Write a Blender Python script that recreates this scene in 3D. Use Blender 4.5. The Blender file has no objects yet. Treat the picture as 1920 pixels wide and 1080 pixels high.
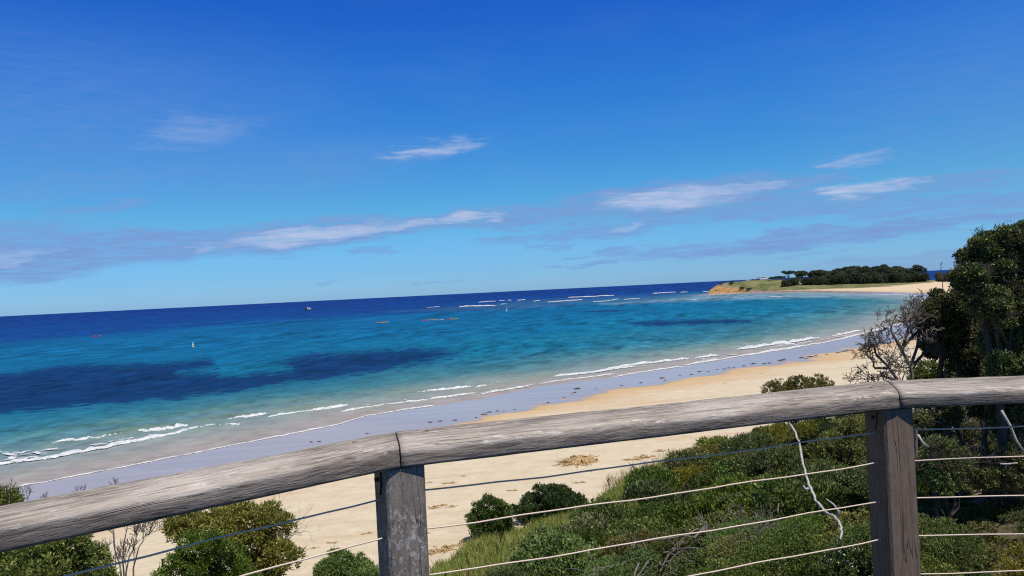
import bpy, math, random
import numpy as np
from mathutils import Vector, Matrix
R = math.radians
SC = bpy.context.scene
COL = SC.collection
rng = np.random.default_rng(7)
random.seed(7)

# ------------------------------------------------------------------ camera
EYE = 15.0                      # metres above the sea
F = 1440.0                      # focal length in pixels of a 1920 px wide picture
cam = bpy.data.cameras.new('camera')
cam.sensor_width = 36.0
cam.lens = 36.0 * F / 1920.0
cam.clip_start = 0.05
cam.clip_end = 200000
camo = bpy.data.objects.new('camera', cam)
COL.objects.link(camo)
CROT = Matrix.Rotation(R(90 + 0.231), 3, 'X') @ Matrix.Rotation(R(-2.815), 3, 'Z')
camo.matrix_world = Matrix.Translation((0, 0, EYE)) @ CROT.to_4x4()
SC.camera = camo
CR = np.array(CROT)
EYEV = np.array([0, 0, EYE])

def ray(px, py):
    px = np.asarray(px, float); py = np.asarray(py, float)
    v = np.stack([(px - 960) / F, -(py - 540) / F, -np.ones_like(px)], -1)
    d = v @ CR.T
    return d / np.linalg.norm(d, axis=-1, keepdims=True)

def project(P):
    q = (np.asarray(P, float) - EYEV) @ CR
    w = np.maximum(-q[..., 2], 1e-3)
    return 960 + F * q[..., 0] / w, 540 - F * q[..., 1] / w

def at_z(px, py, z=0.0):
    d = ray(px, py)
    return EYEV + d * ((z - EYE) / d[..., 2])[..., None]

def at_y(px, py, y):
    d = ray(px, py)
    return EYEV + d * (y / d[..., 1])[..., None]

# ------------------------------------------------------------------ light
SUN_EL = 67.0
SUN_AZ = 143.0                  # from +Y towards +X
sun = bpy.data.lights.new('sun', 'SUN')
sun.energy = 4.9
sun.angle = R(0.53)
sun.color = (1.0, 0.95, 0.87)
suno = bpy.data.objects.new('sun', sun)
COL.objects.link(suno)
sd = Vector((math.sin(R(SUN_AZ)) * math.cos(R(SUN_EL)), math.cos(R(SUN_AZ)) * math.cos(R(SUN_EL)), math.sin(R(SUN_EL))))
suno.rotation_euler = sd.to_track_quat('Z', 'Y').to_euler()
suno.location = (0, -5, 40)
SC.view_settings.view_transform = 'Standard'
SC.view_settings.look = 'None'
SC.view_settings.exposure = 0.0
SC.view_settings.gamma = 1.0
SC.cycles.use_denoising = False
SC.cycles.filter_width = 1.15
SC.cycles.sample_clamp_indirect = 4.0
SC.cycles.max_bounces = 5
SC.cycles.diffuse_bounces = 2
SC.cycles.glossy_bounces = 2
SC.cycles.transmission_bounces = 3

def lin(c):
    c = np.asarray(c, float) / 255.0
    return np.where(c <= 0.04045, c / 12.92, ((c + 0.055) / 1.055) ** 2.4)

# ------------------------------------------------------------------ world: sky texture, tinted, with cloud streaks
world = bpy.data.worlds.new('World')
SC.world = world
world.use_nodes = True
WSTR = 0.10
SKY_GAIN = [(-10, (1, 1, 1)), (90, (1, 1, 1))]
SKY_RAMP = [(0.0, (0.409, 0.792, 1.55)), (0.02, (0.346, 0.739, 1.392)), (0.0644, (0.296, 0.79, 1.161)), (0.1089, (0.208, 0.71, 1.218)), (0.1733, (0.141, 0.624, 1.371)), (0.2278, (0.098, 0.501, 1.404)), (0.3, (0.16, 0.4, 1.0)), (0.45, (0.4, 0.46, 0.56)), (1.0, (0.5, 0.5, 0.54))]

def build_world():
    nt = world.node_tree
    N = nt.nodes; Lk = nt.links
    N.clear()
    def nn(t, **k):
        n = N.new(t)
        for a, b in k.items(): setattr(n, a, b)
        return n
    def math_(op, a, b=None, c=None, clamp=False):
        n = nn('ShaderNodeMath', operation=op, use_clamp=clamp)
        for i, v in enumerate((a, b, c)):
            if v is None: continue
            if isinstance(v, (int, float)): n.inputs[i].default_value = v
            else: Lk.new(v, n.inputs[i])
        return n.outputs[0]
    out = nn('ShaderNodeOutputWorld'); bg = nn('ShaderNodeBackground')
    bg.inputs[1].default_value = WSTR
    Lk.new(bg.outputs[0], out.inputs[0])
    sky = nn('ShaderNodeTexSky', sky_type='NISHITA', sun_disc=False, sun_elevation=R(SUN_EL), sun_rotation=R(SUN_AZ),
             altitude=0.0, air_density=1.0, dust_density=0.3, ozone_density=2.0)
    tc = nn('ShaderNodeTexCoord')
    sep = nn('ShaderNodeSeparateXYZ'); Lk.new(tc.outputs['Generated'], sep.inputs[0])
    az = math_('ARCTAN2', sep.outputs[0], sep.outputs[1])
    el = math_('ARCSINE', sep.outputs[2])
    ramp = nn('ShaderNodeValToRGB')
    ramp.color_ramp.interpolation = 'EASE' if False else 'LINEAR'
    mr = nn('ShaderNodeMapRange'); Lk.new(el, mr.inputs[0])
    mr.inputs[1].default_value = 0.0; mr.inputs[2].default_value = R(90)
    Lk.new(mr.outputs[0], ramp.inputs[0])
    els = ramp.color_ramp.elements
    pts = SKY_RAMP
    els[0].position = pts[0][0]; els[0].color = (*pts[0][1], 1)
    els[1].position = pts[-1][0]; els[1].color = (*pts[-1][1], 1)
    for p, c in pts[1:-1]:
        e = els.new(p); e.color = (*c, 1)
    mul = nn('ShaderNodeMix', data_type='RGBA', blend_type='MULTIPLY')
    mul.inputs[0].default_value = 1.0
    Lk.new(sky.outputs[0], mul.inputs[6]); Lk.new(ramp.outputs[0], mul.inputs[7])
    # clouds, laid out by compass bearing and height above the horizon
    comb = nn('ShaderNodeCombineXYZ'); Lk.new(az, comb.inputs[0]); Lk.new(el, comb.inputs[1])
    def noise(sx, sy, scale, detail, rough=0.55, seed=0.0):
        mp = nn('ShaderNodeMapping'); mp.inputs['Scale'].default_value = (sx, sy, 1); mp.inputs['Location'].default_value = (seed, seed * .7, 0)
        mp.inputs['Rotation'].default_value = (0, 0, R(-4))
        Lk.new(comb.outputs[0], mp.inputs[0])
        t = nn('ShaderNodeTexNoise'); t.inputs['Scale'].default_value = scale; t.inputs['Detail'].default_value = detail
        t.inputs['Roughness'].default_value = rough
        Lk.new(mp.outputs[0], t.inputs[0])
        return t
    w1 = noise(6, 26, 1.6, 6.0, .62, 3.1)
    w2 = noise(14, 120, 1.5, 6.0, .68, 9.7)
    sub = nn('ShaderNodeVectorMath', operation='SUBTRACT'); Lk.new(w1.outputs[1], sub.inputs[0]); sub.inputs[1].default_value = (.5, .5, .5)
    sc1 = nn('ShaderNodeVectorMath', operation='MULTIPLY'); Lk.new(sub.outputs[0], sc1.inputs[0]); sc1.inputs[1].default_value = (.20, .046, 0)
    sub2 = nn('ShaderNodeVectorMath', operation='SUBTRACT'); Lk.new(w2.outputs[1], sub2.inputs[0]); sub2.inputs[1].default_value = (.5, .5, .5)
    sc2 = nn('ShaderNodeVectorMath', operation='MULTIPLY_ADD'); Lk.new(sub2.outputs[0], sc2.inputs[0]); sc2.inputs[1].default_value = (.10, .016, 0); Lk.new(sc1.outputs[0], sc2.inputs[2])
    add = nn('ShaderNodeVectorMath', operation='ADD'); Lk.new(comb.outputs[0], add.inputs[0]); Lk.new(sc2.outputs[0], add.inputs[1])
    def cloud(px, py, hw, hh, tilt=-0.105, soft=0.6):
        d = ray(px, py); a = math.atan2(d[0], d[1]); e = math.asin(d[2])
        d2 = ray(px + 10, py + 10 * tilt); a2 = math.atan2(d2[0], d2[1]); e2 = math.asin(d2[2])
        mp = nn('ShaderNodeMapping', vector_type='TEXTURE')
        mp.inputs['Location'].default_value = (a, e, 0)
        mp.inputs['Rotation'].default_value = (0, 0, math.atan2(e2 - e, a2 - a))
        mp.inputs['Scale'].default_value = (hw * 1.10 / F, hh * 1.08 / F, 1)
        Lk.new(add.outputs[0], mp.inputs[0])
        ln = nn('ShaderNodeVectorMath', operation='LENGTH'); Lk.new(mp.outputs[0], ln.inputs[0])
        m = nn('ShaderNodeMapRange', interpolation_type='SMOOTHSTEP'); Lk.new(ln.outputs['Value'], m.inputs[0])
        m.inputs[1].default_value = 1.25; m.inputs[2].default_value = 1.25 - soft
        return m.outputs[0]
    def layer(lst):
        acc = None
        for c in lst:
            f = math_('MULTIPLY', cloud(*c[:4], *(c[5:])), min(c[4] * 1.3, 1.0))
            acc = f if acc is None else math_('MAXIMUM', acc, f)
        return acc
    lilac = [(150, 240, 430, 170, .24, -.03, 1.2), (1900, 190, 330, 170, .18, -.05, 1.2), (520, 320, 330, 70, .22, -.08, 1.2),
        (590, 440, 210, 25, .75), (860, 415, 150, 19, .7), (985, 408, 130, 13, .7), (150, 478, 260, 32, .75), (330, 462, 190, 22, .7),
        (370, 255, 150, 60, .30, -.03, 1.2), (780, 285, 110, 26, .45, -.2, 1.2), (600, 310, 180, 50, .28, -.05, 1.2), (150, 345, 220, 20, .28),
        (190, 393, 85, 10, .5), (400, 300, 300, 60, .2, -.05, 1.25), (1270, 372, 200, 34, .75), (1060, 402, 190, 20, .6), (1430, 345, 140, 16, .6),
        (1660, 358, 210, 17, .6), (1500, 388, 190, 17, .6), (1605, 298, 75, 18, .45, -.2, 1.2), (1190, 427, 180, 15, .6),
        (1030, 442, 130, 9, .45), (1560, 441, 330, 15, .72), (1390, 462, 150, 9, .55), (1820, 380, 170, 13, .6), (1620, 390, 90, 9, .45),
        (1140, 492, 90, 4, .5), (1150, 472, 60, 5, .5), (705, 473, 30, 5, .5), (820, 528, 40, 3, .3), (640, 525, 20, 3, .3), (1800, 482, 190, 16, .35),
        (60, 505, 170, 20, .6), (-150, 470, 250, 35, .6), (1040, 462, 40, 4, .45), (1850, 335, 60, 5, .4), (1500, 480, 60, 3, .3)]
    white = [(600, 437, 160, 15, .85), (880, 408, 70, 10, .7), (365, 464, 30, 8, .45), (800, 278, 75, 13, .6, -.2, 1.2), (370, 250, 95, 28, .2, -.03, 1.2),
             (1265, 370, 120, 20, .8), (1632, 355, 65, 16, .95), (1420, 345, 80, 8, .4), (1612, 297, 45, 10, .4, -.2, 1.2), (1190, 423, 40, 8, .4),
             (30, 480, 60, 10, .35), (740, 427, 120, 8, .6)]
    white = [c if len(c) > 5 else (*c, -.105, .95) for c in white]
    dl = layer(lilac); dw = layer(white)
    # break the bodies up with fine streaks
    brk = nn('ShaderNodeMapRange'); Lk.new(w2.outputs[0], brk.inputs[0]); brk.inputs[1].default_value = .32; brk.inputs[2].default_value = .62
    brk.inputs[3].default_value = .42; brk.inputs[4].default_value = 1.0
    dl = math_('MULTIPLY', dl, brk.outputs[0]); dw = math_('MULTIPLY', math_('MULTIPLY', dw, brk.outputs[0]), .78)
    # thin high veil
    w3 = noise(3, 10, 1.3, 4.0, .6, 21.0)
    veil = nn('ShaderNodeMapRange'); Lk.new(w3.outputs[0], veil.inputs[0]); veil.inputs[1].default_value = .5; veil.inputs[2].default_value = .8
    veil.inputs[3].default_value = 0; veil.inputs[4].default_value = .10
    dl = math_('MAXIMUM', dl, veil.outputs[0])
    mx1 = nn('ShaderNodeMix', data_type='RGBA'); Lk.new(dl, mx1.inputs[0]); Lk.new(mul.outputs[2], mx1.inputs[6])
    mx1.inputs[7].default_value = (*(lin((121, 155, 211)) / WSTR), 1)
    mx2 = nn('ShaderNodeMix', data_type='RGBA'); Lk.new(dw, mx2.inputs[0]); Lk.new(mx1.outputs[2], mx2.inputs[6])
    mx2.inputs[7].default_value = (*(lin((192, 205, 233)) / WSTR), 1)
    Lk.new(mx2.outputs[2], bg.inputs[0])

build_world()

# ------------------------------------------------------------------ helpers
def tag(o, label=None, cat=None, group=None, kind=None):
    if label: o['label'] = label
    if cat: o['category'] = cat
    if group: o['group'] = group
    if kind: o['kind'] = kind
    return o

def thing(name, label, cat, loc=(0, 0, 0), rz=0.0, group=None):
    o = bpy.data.objects.new(name, None)
    o.empty_display_size = .2
    COL.objects.link(o)
    o.location = loc; o.rotation_euler = (0, 0, rz)
    return tag(o, label, cat, group)

def np_mesh(name, V, Q, smooth=False):
    """V (n,3), Q (m,k) all faces with k corners."""
    V = np.ascontiguousarray(V, dtype=np.float32); Q = np.ascontiguousarray(Q, dtype=np.int32)
    me = bpy.data.meshes.new(name)
    m, k = Q.shape
    me.vertices.add(len(V)); me.vertices.foreach_set('co', V.ravel())
    me.loops.add(m * k); me.loops.foreach_set('vertex_index', Q.ravel())
    me.polygons.add(m)
    me.polygons.foreach_set('loop_start', np.arange(0, m * k, k, dtype=np.int32))
    me.polygons.foreach_set('loop_total', np.full(m, k, dtype=np.int32))
    if smooth: me.polygons.foreach_set('use_smooth', np.ones(m, dtype=bool))
    me.update(calc_edges=True)
    return me

def link(name, me, mat=None, parent=None, loc=(0, 0, 0)):
    o = bpy.data.objects.new(name, me)
    COL.objects.link(o)
    if mat and not me.materials: me.materials.append(mat)
    if parent: o.parent = parent
    o.location = loc
    return o

def copy_tree(o, parent=None):
    c = o.copy(); COL.objects.link(c)
    c.parent = parent
    for ch in o.children:
        copy_tree(ch, c)
    return c

class MB:
    def __init__(s): s.v = []; s.f = []
    def add(s, vs, fs):
        b = len(s.v); s.v += [tuple(map(float, p)) for p in vs]; s.f += [tuple(i + b for i in f) for f in fs]
    def box(s, c, d, rz=0.0):
        cx, cy, cz = c; a, b, h = d[0] / 2, d[1] / 2, d[2] / 2; co, si = math.cos(rz), math.sin(rz)
        vs = []
        for z in (-h, h):
            for x, y in ((-a, -b), (a, -b), (a, b), (-a, b)):
                vs.append((cx + x * co - y * si, cy + x * si + y * co, cz + z))
        s.add(vs, [(3, 2, 1, 0), (4, 5, 6, 7), (0, 1, 5, 4), (1, 2, 6, 5), (2, 3, 7, 6), (3, 0, 4, 7)])
    def tube(s, pts, rad, n=6, cap=True):
        pts = [np.asarray(p, float) for p in pts]
        if not hasattr(rad, '__len__'): rad = [rad] * len(pts)
        rings = []; ref = None
        for i, p in enumerate(pts):
            t = pts[min(i + 1, len(pts) - 1)] - pts[max(i - 1, 0)]
            t = t / (np.linalg.norm(t) + 1e-9)
            if ref is None:
                ref = np.array([0, 0, 1.0]) if abs(t[2]) < .9 else np.array([1.0, 0, 0])
            a = np.cross(t, ref); a /= np.linalg.norm(a) + 1e-9; b = np.cross(t, a); ref = -b if False else ref
            rings.append([p + rad[i] * (a * math.cos(2 * math.pi * k / n) + b * math.sin(2 * math.pi * k / n)) for k in range(n)])
        base = len(s.v)
        for r_ in rings: s.v += [tuple(map(float, q)) for q in r_]
        for i in range(len(pts) - 1):
            for k in range(n):
                a0 = base + i * n + k; a1 = base + i * n + (k + 1) % n
                s.f.append((a0, a1, a1 + n, a0 + n))
        if cap:
            s.f.append(tuple(base + k for k in range(n))[::-1]); s.f.append(tuple(base + (len(pts) - 1) * n + k for k in range(n)))
    def lathe(s, prof, n=12, c=(0, 0, 0)):
        base = len(s.v)
        for r_, z in prof:
            for k in range(n):
                a = 2 * math.pi * k / n
                s.v.append((c[0] + r_ * math.cos(a), c[1] + r_ * math.sin(a), c[2] + z))
        for i in range(len(prof) - 1):
            for k in range(n):
                a0 = base + i * n + k; a1 = base + i * n + (k + 1) % n
                s.f.append((a0, a1, a1 + n, a0 + n))
        s.f.append(tuple(base + k for k in range(n))[::-1]); s.f.append(tuple(base + (len(prof) - 1) * n + k for k in range(n)))
    def prism(s, outline, y0, y1):
        """outline in x,z extruded along y"""
        n = len(outline)
        s.add([(x, y0, z) for x, z in outline] + [(x, y1, z) for x, z in outline],
              [tuple(range(n)), tuple(range(2 * n - 1, n - 1, -1))] + [((i + 1) % n, i, n + i, n + (i + 1) % n) for i in range(n)])
    def mesh(s, name, smooth=False):
        me = bpy.data.meshes.new(name); me.from_pydata(s.v, [], s.f)
        if smooth: me.polygons.foreach_set('use_smooth', np.ones(len(me.polygons), dtype=bool))
        me.update()
        return me
    def build(s, name, mat, parent=None, smooth=False, loc=(0, 0, 0)):
        return link(name, s.mesh(name, smooth), mat, parent, loc)

# lattice value noise in numpy
_perm = rng.random((256, 256))
def vnoise(x, y):
    xi = np.floor(x).astype(int); yi = np.floor(y).astype(int)
    fx = x - xi; fy = y - yi
    fx = fx * fx * (3 - 2 * fx); fy = fy * fy * (3 - 2 * fy)
    g = lambda i, j: _perm[i & 255, j & 255]
    return (g(xi, yi) * (1 - fx) + g(xi + 1, yi) * fx) * (1 - fy) + (g(xi, yi + 1) * (1 - fx) + g(xi + 1, yi + 1) * fx) * fy
def fbm(x, y, o=4):
    s = 0; a = .5; t = 0
    for k in range(o):
        s = s + a * vnoise(x * 2 ** k + 17.3 * k, y * 2 ** k + 5.1 * k); t += a; a *= .5
    return s / t * 2 - 1
def sst(x, a, b):
    t = np.clip((x - a) / (b - a), 0, 1); return t * t * (3 - 2 * t)

# ------------------------------------------------------------------ materials
def new_mat(name):
    m = bpy.data.materials.new(name); m.use_nodes = True
    nt = m.node_tree; nt.nodes.clear()
    return m, nt
class NT:
    def __init__(s, nt): s.nt = nt
    def n(s, t, ins=None, **k):
        nd = s.nt.nodes.new(t)
        for a, b in k.items(): setattr(nd, a, b)
        if ins:
            for key, v in ins.items():
                i = nd.inputs[key]
                if hasattr(v, 'is_linked'): s.nt.links.new(v, i)
                else: i.default_value = v
        return nd
    def math(s, op, a, b=None, c=None, clamp=False):
        d = {0: a}
        if b is not None: d[1] = b
        if c is not None: d[2] = c
        return s.n('ShaderNodeMath', d, operation=op, use_clamp=clamp).outputs[0]
    def mix(s, f, a, b, mode='MIX'):
        return s.n('ShaderNodeMix', {0: f, 6: a, 7: b}, data_type='RGBA', blend_type=mode).outputs[2]
    def noise(s, vec, scale, detail=3.0, rough=.55, dist=0.0):
        return s.n('ShaderNodeTexNoise', {'Vector': vec, 'Scale': scale, 'Detail': detail, 'Roughness': rough, 'Distortion': dist})
    def mapr(s, v, a, b, c=0.0, d=1.0, smooth=False):
        return s.n('ShaderNodeMapRange', {0: v, 1: a, 2: b, 3: c, 4: d}, interpolation_type='SMOOTHSTEP' if smooth else 'LINEAR').outputs[0]
    def mapping(s, vec, scale=(1, 1, 1), rot=(0, 0, 0), loc=(0, 0, 0)):
        return s.n('ShaderNodeMapping', {'Vector': vec, 'Scale': scale, 'Rotation': rot, 'Location': loc}).outputs[0]
    def attr(s, name):
        return s.n('ShaderNodeAttribute', attribute_name=name, attribute_type='GEOMETRY')
    def bump(s, h, strength, dist, normal=None):
        d = {'Height': h, 'Strength': strength, 'Distance': dist}
        if normal is not None: d['Normal'] = normal
        return s.n('ShaderNodeBump', d).outputs[0]
    def out(s, sh): s.n('ShaderNodeOutputMaterial', {0: sh})
    def pbsdf(s, **k):
        m = {'color': 'Base Color', 'rough': 'Roughness', 'spec': 'Specular IOR Level', 'normal': 'Normal', 'metal': 'Metallic'}
        return s.n('ShaderNodeBsdfPrincipled', {m[a]: b for a, b in k.items()}).outputs[0]
def C(c): return (float(c[0]), float(c[1]), float(c[2]), 1.0)

def plain(name, color, rough=.5, metal=0.0, spec=.5, var=.12, scale=30.0):
    m, nt = new_mat(name); t = NT(nt)
    co = t.n('ShaderNodeTexCoord').outputs['Object']
    nz = t.noise(co, scale, 3.0).outputs[0]
    v = t.mapr(nz, .3, .7, 1 - var, 1 + var)
    hs = t.n('ShaderNodeHueSaturation', {'Value': v, 'Color': C(color)}).outputs[0]
    t.out(t.pbsdf(color=hs, rough=rough, metal=metal, spec=spec))
    return m

def leaf_mat(name, dark, light, tip=None, rough=.45, trans=.30, spec=.24):
    m, nt = new_mat(name); t = NT(nt)
    g = t.n('ShaderNodeNewGeometry')
    rnd = g.outputs['Random Per Island']
    pos = g.outputs['Position']
    cl = t.noise(pos, 1.1, 2.0).outputs[0]
    f = t.math('ADD', t.math('MULTIPLY', rnd, .65), t.mapr(cl, .3, .7, 0, .35))
    col = t.mix(f, C(dark), C(light))
    if tip is not None:
        col = t.mix(t.math('GREATER_THAN', rnd, .93), col, C(tip))
    oi = t.n('ShaderNodeObjectInfo').outputs['Random']
    col = t.n('ShaderNodeHueSaturation', {'Hue': t.mapr(oi, 0, 1, .462, .502), 'Saturation': t.mapr(t.math('FRACT', t.math('MULTIPLY', oi, 7.3)), 0, 1, .82, 1.04),
              'Value': t.mapr(t.math('FRACT', t.math('MULTIPLY', oi, 13.7)), 0, 1, .74, 1.32), 'Color': col}).outputs[0]
    p = t.pbsdf(color=col, rough=rough, spec=spec)
    tr = t.n('ShaderNodeBsdfTranslucent', {'Color': col}).outputs[0]
    t.out(t.n('ShaderNodeMixShader', {0: trans, 1: p, 2: tr}).outputs[0])
    return m

def bark_mat(name, dark, light, scale=9.0):
    m, nt = new_mat(name); t = NT(nt)
    pos = t.n('ShaderNodeNewGeometry').outputs['Position']
    nz = t.noise(t.mapping(pos, (1, 1, .35)), scale, 5.0, .65).outputs[0]
    col = t.mix(t.mapr(nz, .33, .68), C(dark), C(light))
    t.out(t.pbsdf(color=col, rough=.85, spec=.15, normal=t.bump(nz, .5, .02)))
    return m

def wood_mat(name, dark, mid, light, flake, flakes=.5, along=0, gscale=1.0, stain=None, short=1.0):
    """weathered timber, grain running along local axis `along`"""
    m, nt = new_mat(name); t = NT(nt)
    co = t.n('ShaderNodeTexCoord').outputs['Object']
    def sc(l, w): 
        v = [w * gscale] * 3; v[along] = l * gscale; return tuple(v)
    warp = t.noise(t.mapping(co, sc(2.0, 6.0)), 1.0, 2.0).outputs[1]
    wv = t.n('ShaderNodeVectorMath', {0: warp, 1: (.5, .5, .5)}, operation='SUBTRACT').outputs[0]
    wv = t.n('ShaderNodeVectorMath', {0: wv, 3: .035}, operation='SCALE').outputs[0]
    cw = t.n('ShaderNodeVectorMath', {0: co, 1: wv}, operation='ADD').outputs[0]
    g1 = t.noise(t.mapping(cw, sc(6.5 * short, 70.0)), 1.0, 6.0, .68).outputs[0]
    g2 = t.noise(t.mapping(cw, sc(22.0 * short, 200.0)), 1.0, 4.0, .65).outputs[0]
    g3 = t.noise(t.mapping(co, sc(1.6, 5.0)), 1.0, 3.0, .6).outputs[0]
    grain = t.math('ADD', t.math('MULTIPLY', g1, .62), t.math('MULTIPLY', g2, .38))
    col = t.mix(t.mapr(grain, .34, .62), C(dark), C(mid))
    tone = t.mapr(t.math('ADD', t.math('MULTIPLY', grain, .55), t.math('MULTIPLY', g3, .45)), .42, .62)
    col = t.mix(tone, col, C(light))
    # silvery flakes of raised fibre
    fl = t.noise(t.mapping(cw, sc(24.0 * short, 95.0), loc=(3, 1, 2)), 1.0, 5.0, .7).outputs[0]
    flb = t.noise(t.mapping(co, sc(3.5 * short, 12.0), loc=(7, 3, 1)), 1.0, 2.0, .5).outputs[0]
    flm = t.mapr(t.math('ADD', t.math('MULTIPLY', fl, .7), t.math('MULTIPLY', flb, .3)), .53, .62)
    col = t.mix(t.math('MULTIPLY', flm, flakes), col, C(flake))
    # drying cracks
    cr = t.noise(t.mapping(cw, sc(1.3, 42.0), loc=(1, 9, 4)), 1.0, 2.0, .5).outputs[0]
    crk = t.math('ABSOLUTE', t.math('SUBTRACT', cr, .5))
    crb = t.noise(t.mapping(co, sc(3.0, 12.0), loc=(2, 2, 8)), 1.0, 2.0).outputs[0]
    crm = t.math('MULTIPLY', t.mapr(crk, .0, .010, 1, 0), t.mapr(crb, .5, .6))
    col = t.mix(t.math('MULTIPLY', crm, .6), col, C(np.array(dark) * .35))
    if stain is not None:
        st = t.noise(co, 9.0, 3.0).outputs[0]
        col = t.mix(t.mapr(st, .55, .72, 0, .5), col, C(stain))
        # paler tones cover only the upper part of the board; darker brown grain below
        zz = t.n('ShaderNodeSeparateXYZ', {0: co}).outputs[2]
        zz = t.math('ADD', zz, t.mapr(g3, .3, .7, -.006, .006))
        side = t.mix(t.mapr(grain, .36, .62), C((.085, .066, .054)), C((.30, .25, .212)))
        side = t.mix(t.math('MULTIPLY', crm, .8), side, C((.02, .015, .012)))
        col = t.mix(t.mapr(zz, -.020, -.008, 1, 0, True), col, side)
    h = t.math('SUBTRACT', t.math('ADD', grain, t.math('MULTIPLY', flm, .12)), t.math('MULTIPLY', crm, .6))
    t.out(t.pbsdf(color=col, rough=.82, spec=.22, normal=t.bump(h, .9, .006)))
    return m

# ------------------------------------------------------------------ shoreline and terrain heights
_sh_px = [(-60, 932), (27, 915), (150, 892), (300, 863), (450, 833), (560, 812), (640, 795), (683, 781), (813, 762), (900, 748), (1015, 724),
          (1147, 708), (1280, 687), (1413, 666), (1540, 645), (1660, 617), (1720, 597), (1775, 575), (1785, 562), (1720, 554.5), (1640, 551.5),
          (1560, 549), (1500, 548), (1420, 549.5), (1370, 551), (1326, 553.5)]
_sp = at_z([p[0] for p in _sh_px], [p[1] for p in _sh_px])[:, :2]
_d0 = (_sp[0] - _sp[2]); _d0 /= np.linalg.norm(_d0)
tip = _sp[-1]
SHORE = np.concatenate([[_sp[0] + _d0 * 700], [_sp[0] + _d0 * 120], _sp,
                        [tip + (-6, 22)], [tip + (18, 75)], [tip + (70, 130)], [tip + (200, 220)], [tip + (600, 300)], [tip + (2500, 500)]])

def shore_dist(x, y):
    """signed distance to the waterline, positive on land"""
    x = np.asarray(x, float); y = np.asarray(y, float)
    best = np.full(x.shape, 1e12); sgn = np.ones(x.shape)
    inside = np.zeros(x.shape, bool)
    for i in range(len(SHORE) - 1):
        ax, ay = SHORE[i]; bx, by = SHORE[i + 1]
        ex, ey = bx - ax, by - ay; L2 = ex * ex + ey * ey
        tt = np.clip(((x - ax) * ex + (y - ay) * ey) / L2, 0, 1)
        dd = (x - ax - tt * ex) ** 2 + (y - ay - tt * ey) ** 2
        best = np.minimum(best, dd)
    poly = np.concatenate([SHORE, [[4000, -3000], [-600, -3000]]])
    j = len(poly) - 1
    for i in range(len(poly)):
        xi, yi = poly[i]; xj, yj = poly[j]
        c = ((yi > y) != (yj > y)) & (x < (xj - xi) * (y - yi) / (yj - yi + 1e-12) + xi)
        inside ^= c; j = i
    return np.sqrt(best) * np.where(inside, 1, -1)

_hz_px = [1200, 1326, 1334, 1345, 1362, 1400, 1480, 1520, 1560, 1620, 1700, 1780, 1900]
_hz_z = [1.5, 3.5, 8.0, 12.2, 13.6, 14.2, 13.2, 11.4, 7.8, 5.6, 3.6, 3.2, 4.0]
_hr = [12, 12, 12, 14, 20, 36, 78, 105, 150, 150, 150, 150, 150]

def ground_z(x, y, d=None):
    x = np.asarray(x, float); y = np.asarray(y, float)
    if d is None: d = shore_dist(x, y)
    r = np.hypot(x, y)
    n1 = fbm(x / 9.0, y / 9.0, 4); n2 = fbm(x / 60.0 + 9, y / 60.0, 3)
    dune = np.interp(d, [-60, -8, 0, 20, 46, 50, 55, 60, 67, 73, 80, 95, 140], [-2.5, -.4, 0, .85, 2.05, 2.35, 3.2, 4.2, 5.9, 8.2, 10.4, 12.2, 12.8])
    dune = dune + n1 * .35 * sst(d, 45, 56) + n2 * .10 * sst(d, 15, 30) * (1 - sst(d, 40, 50)) + fbm(x / 3.5, y / 3.5, 2) * .035 * sst(d, 14, 24)
    px, _ = project(np.stack([x, y, np.full_like(x, 3.0)], -1))
    H = np.interp(px, _hz_px, _hz_z); rise = np.interp(px, _hz_px, _hr)
    base = np.interp(d, [-60, -8, 0, 25, 60, 300], [-2.5, -.4, 0, .8, 1.6, 2.4])
    head = base + np.maximum(H - 2.0, 0) * sst(d, 4, rise) + n1 * .5 * sst(d, 4, 20) * sst(H, 3, 9) + n2 * .8 * sst(d, 20, 60)
    cl = 1 - sst(px, 1350, 1440)
    head = head + cl * sst(d, 2, 14) * fbm(x / 14.0, y / 14.0, 4) * 2.2 * (1 - sst(d, 22, 40))
    w = sst(r, 260, 430)
    return dune * (1 - w) + head * w

def ground_hit(px, py):
    """where lines of sight through the given places meet the terrain"""
    px = np.atleast_1d(np.asarray(px, float)); py = np.atleast_1d(np.asarray(py, float))
    D = ray(px, py); out = np.zeros((len(px), 3))
    T = np.geomspace(6, 1500, 900)
    for i, dv in enumerate(D):
        P = EYEV + dv * T[:, None]
        gz = ground_z(P[:, 0], P[:, 1])
        k = np.argmax(P[:, 2] < gz)
        if k == 0: k = len(T) - 1
        a, b = P[k - 1], P[k]
        ga = a[2] - gz[k - 1]; gb = b[2] - gz[k]
        t = ga / (ga - gb + 1e-9)
        p = a + (b - a) * t
        out[i] = (p[0], p[1], ground_z(np.array([p[0]]), np.array([p[1]]))[0])
    return out
def gz1(x, y): return float(ground_z(np.array([x]), np.array([y]))[0])

def polar(azs, rs):
    A, Rr = np.meshgrid(azs, rs)
    x = Rr * np.sin(A); y = Rr * np.cos(A)
    nr, na = A.shape
    idx = np.arange(nr * na).reshape(nr, na)
    Q = np.stack([idx[:-1, :-1], idx[:-1, 1:], idx[1:, 1:], idx[1:, :-1]], -1).reshape(-1, 4)
    return x.ravel(), y.ravel(), Q

AZ = np.concatenate([np.linspace(R(-88), R(-38), 90)[:-1], np.linspace(R(-38), R(38), 900), np.linspace(R(38), R(88), 90)[1:]])

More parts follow.
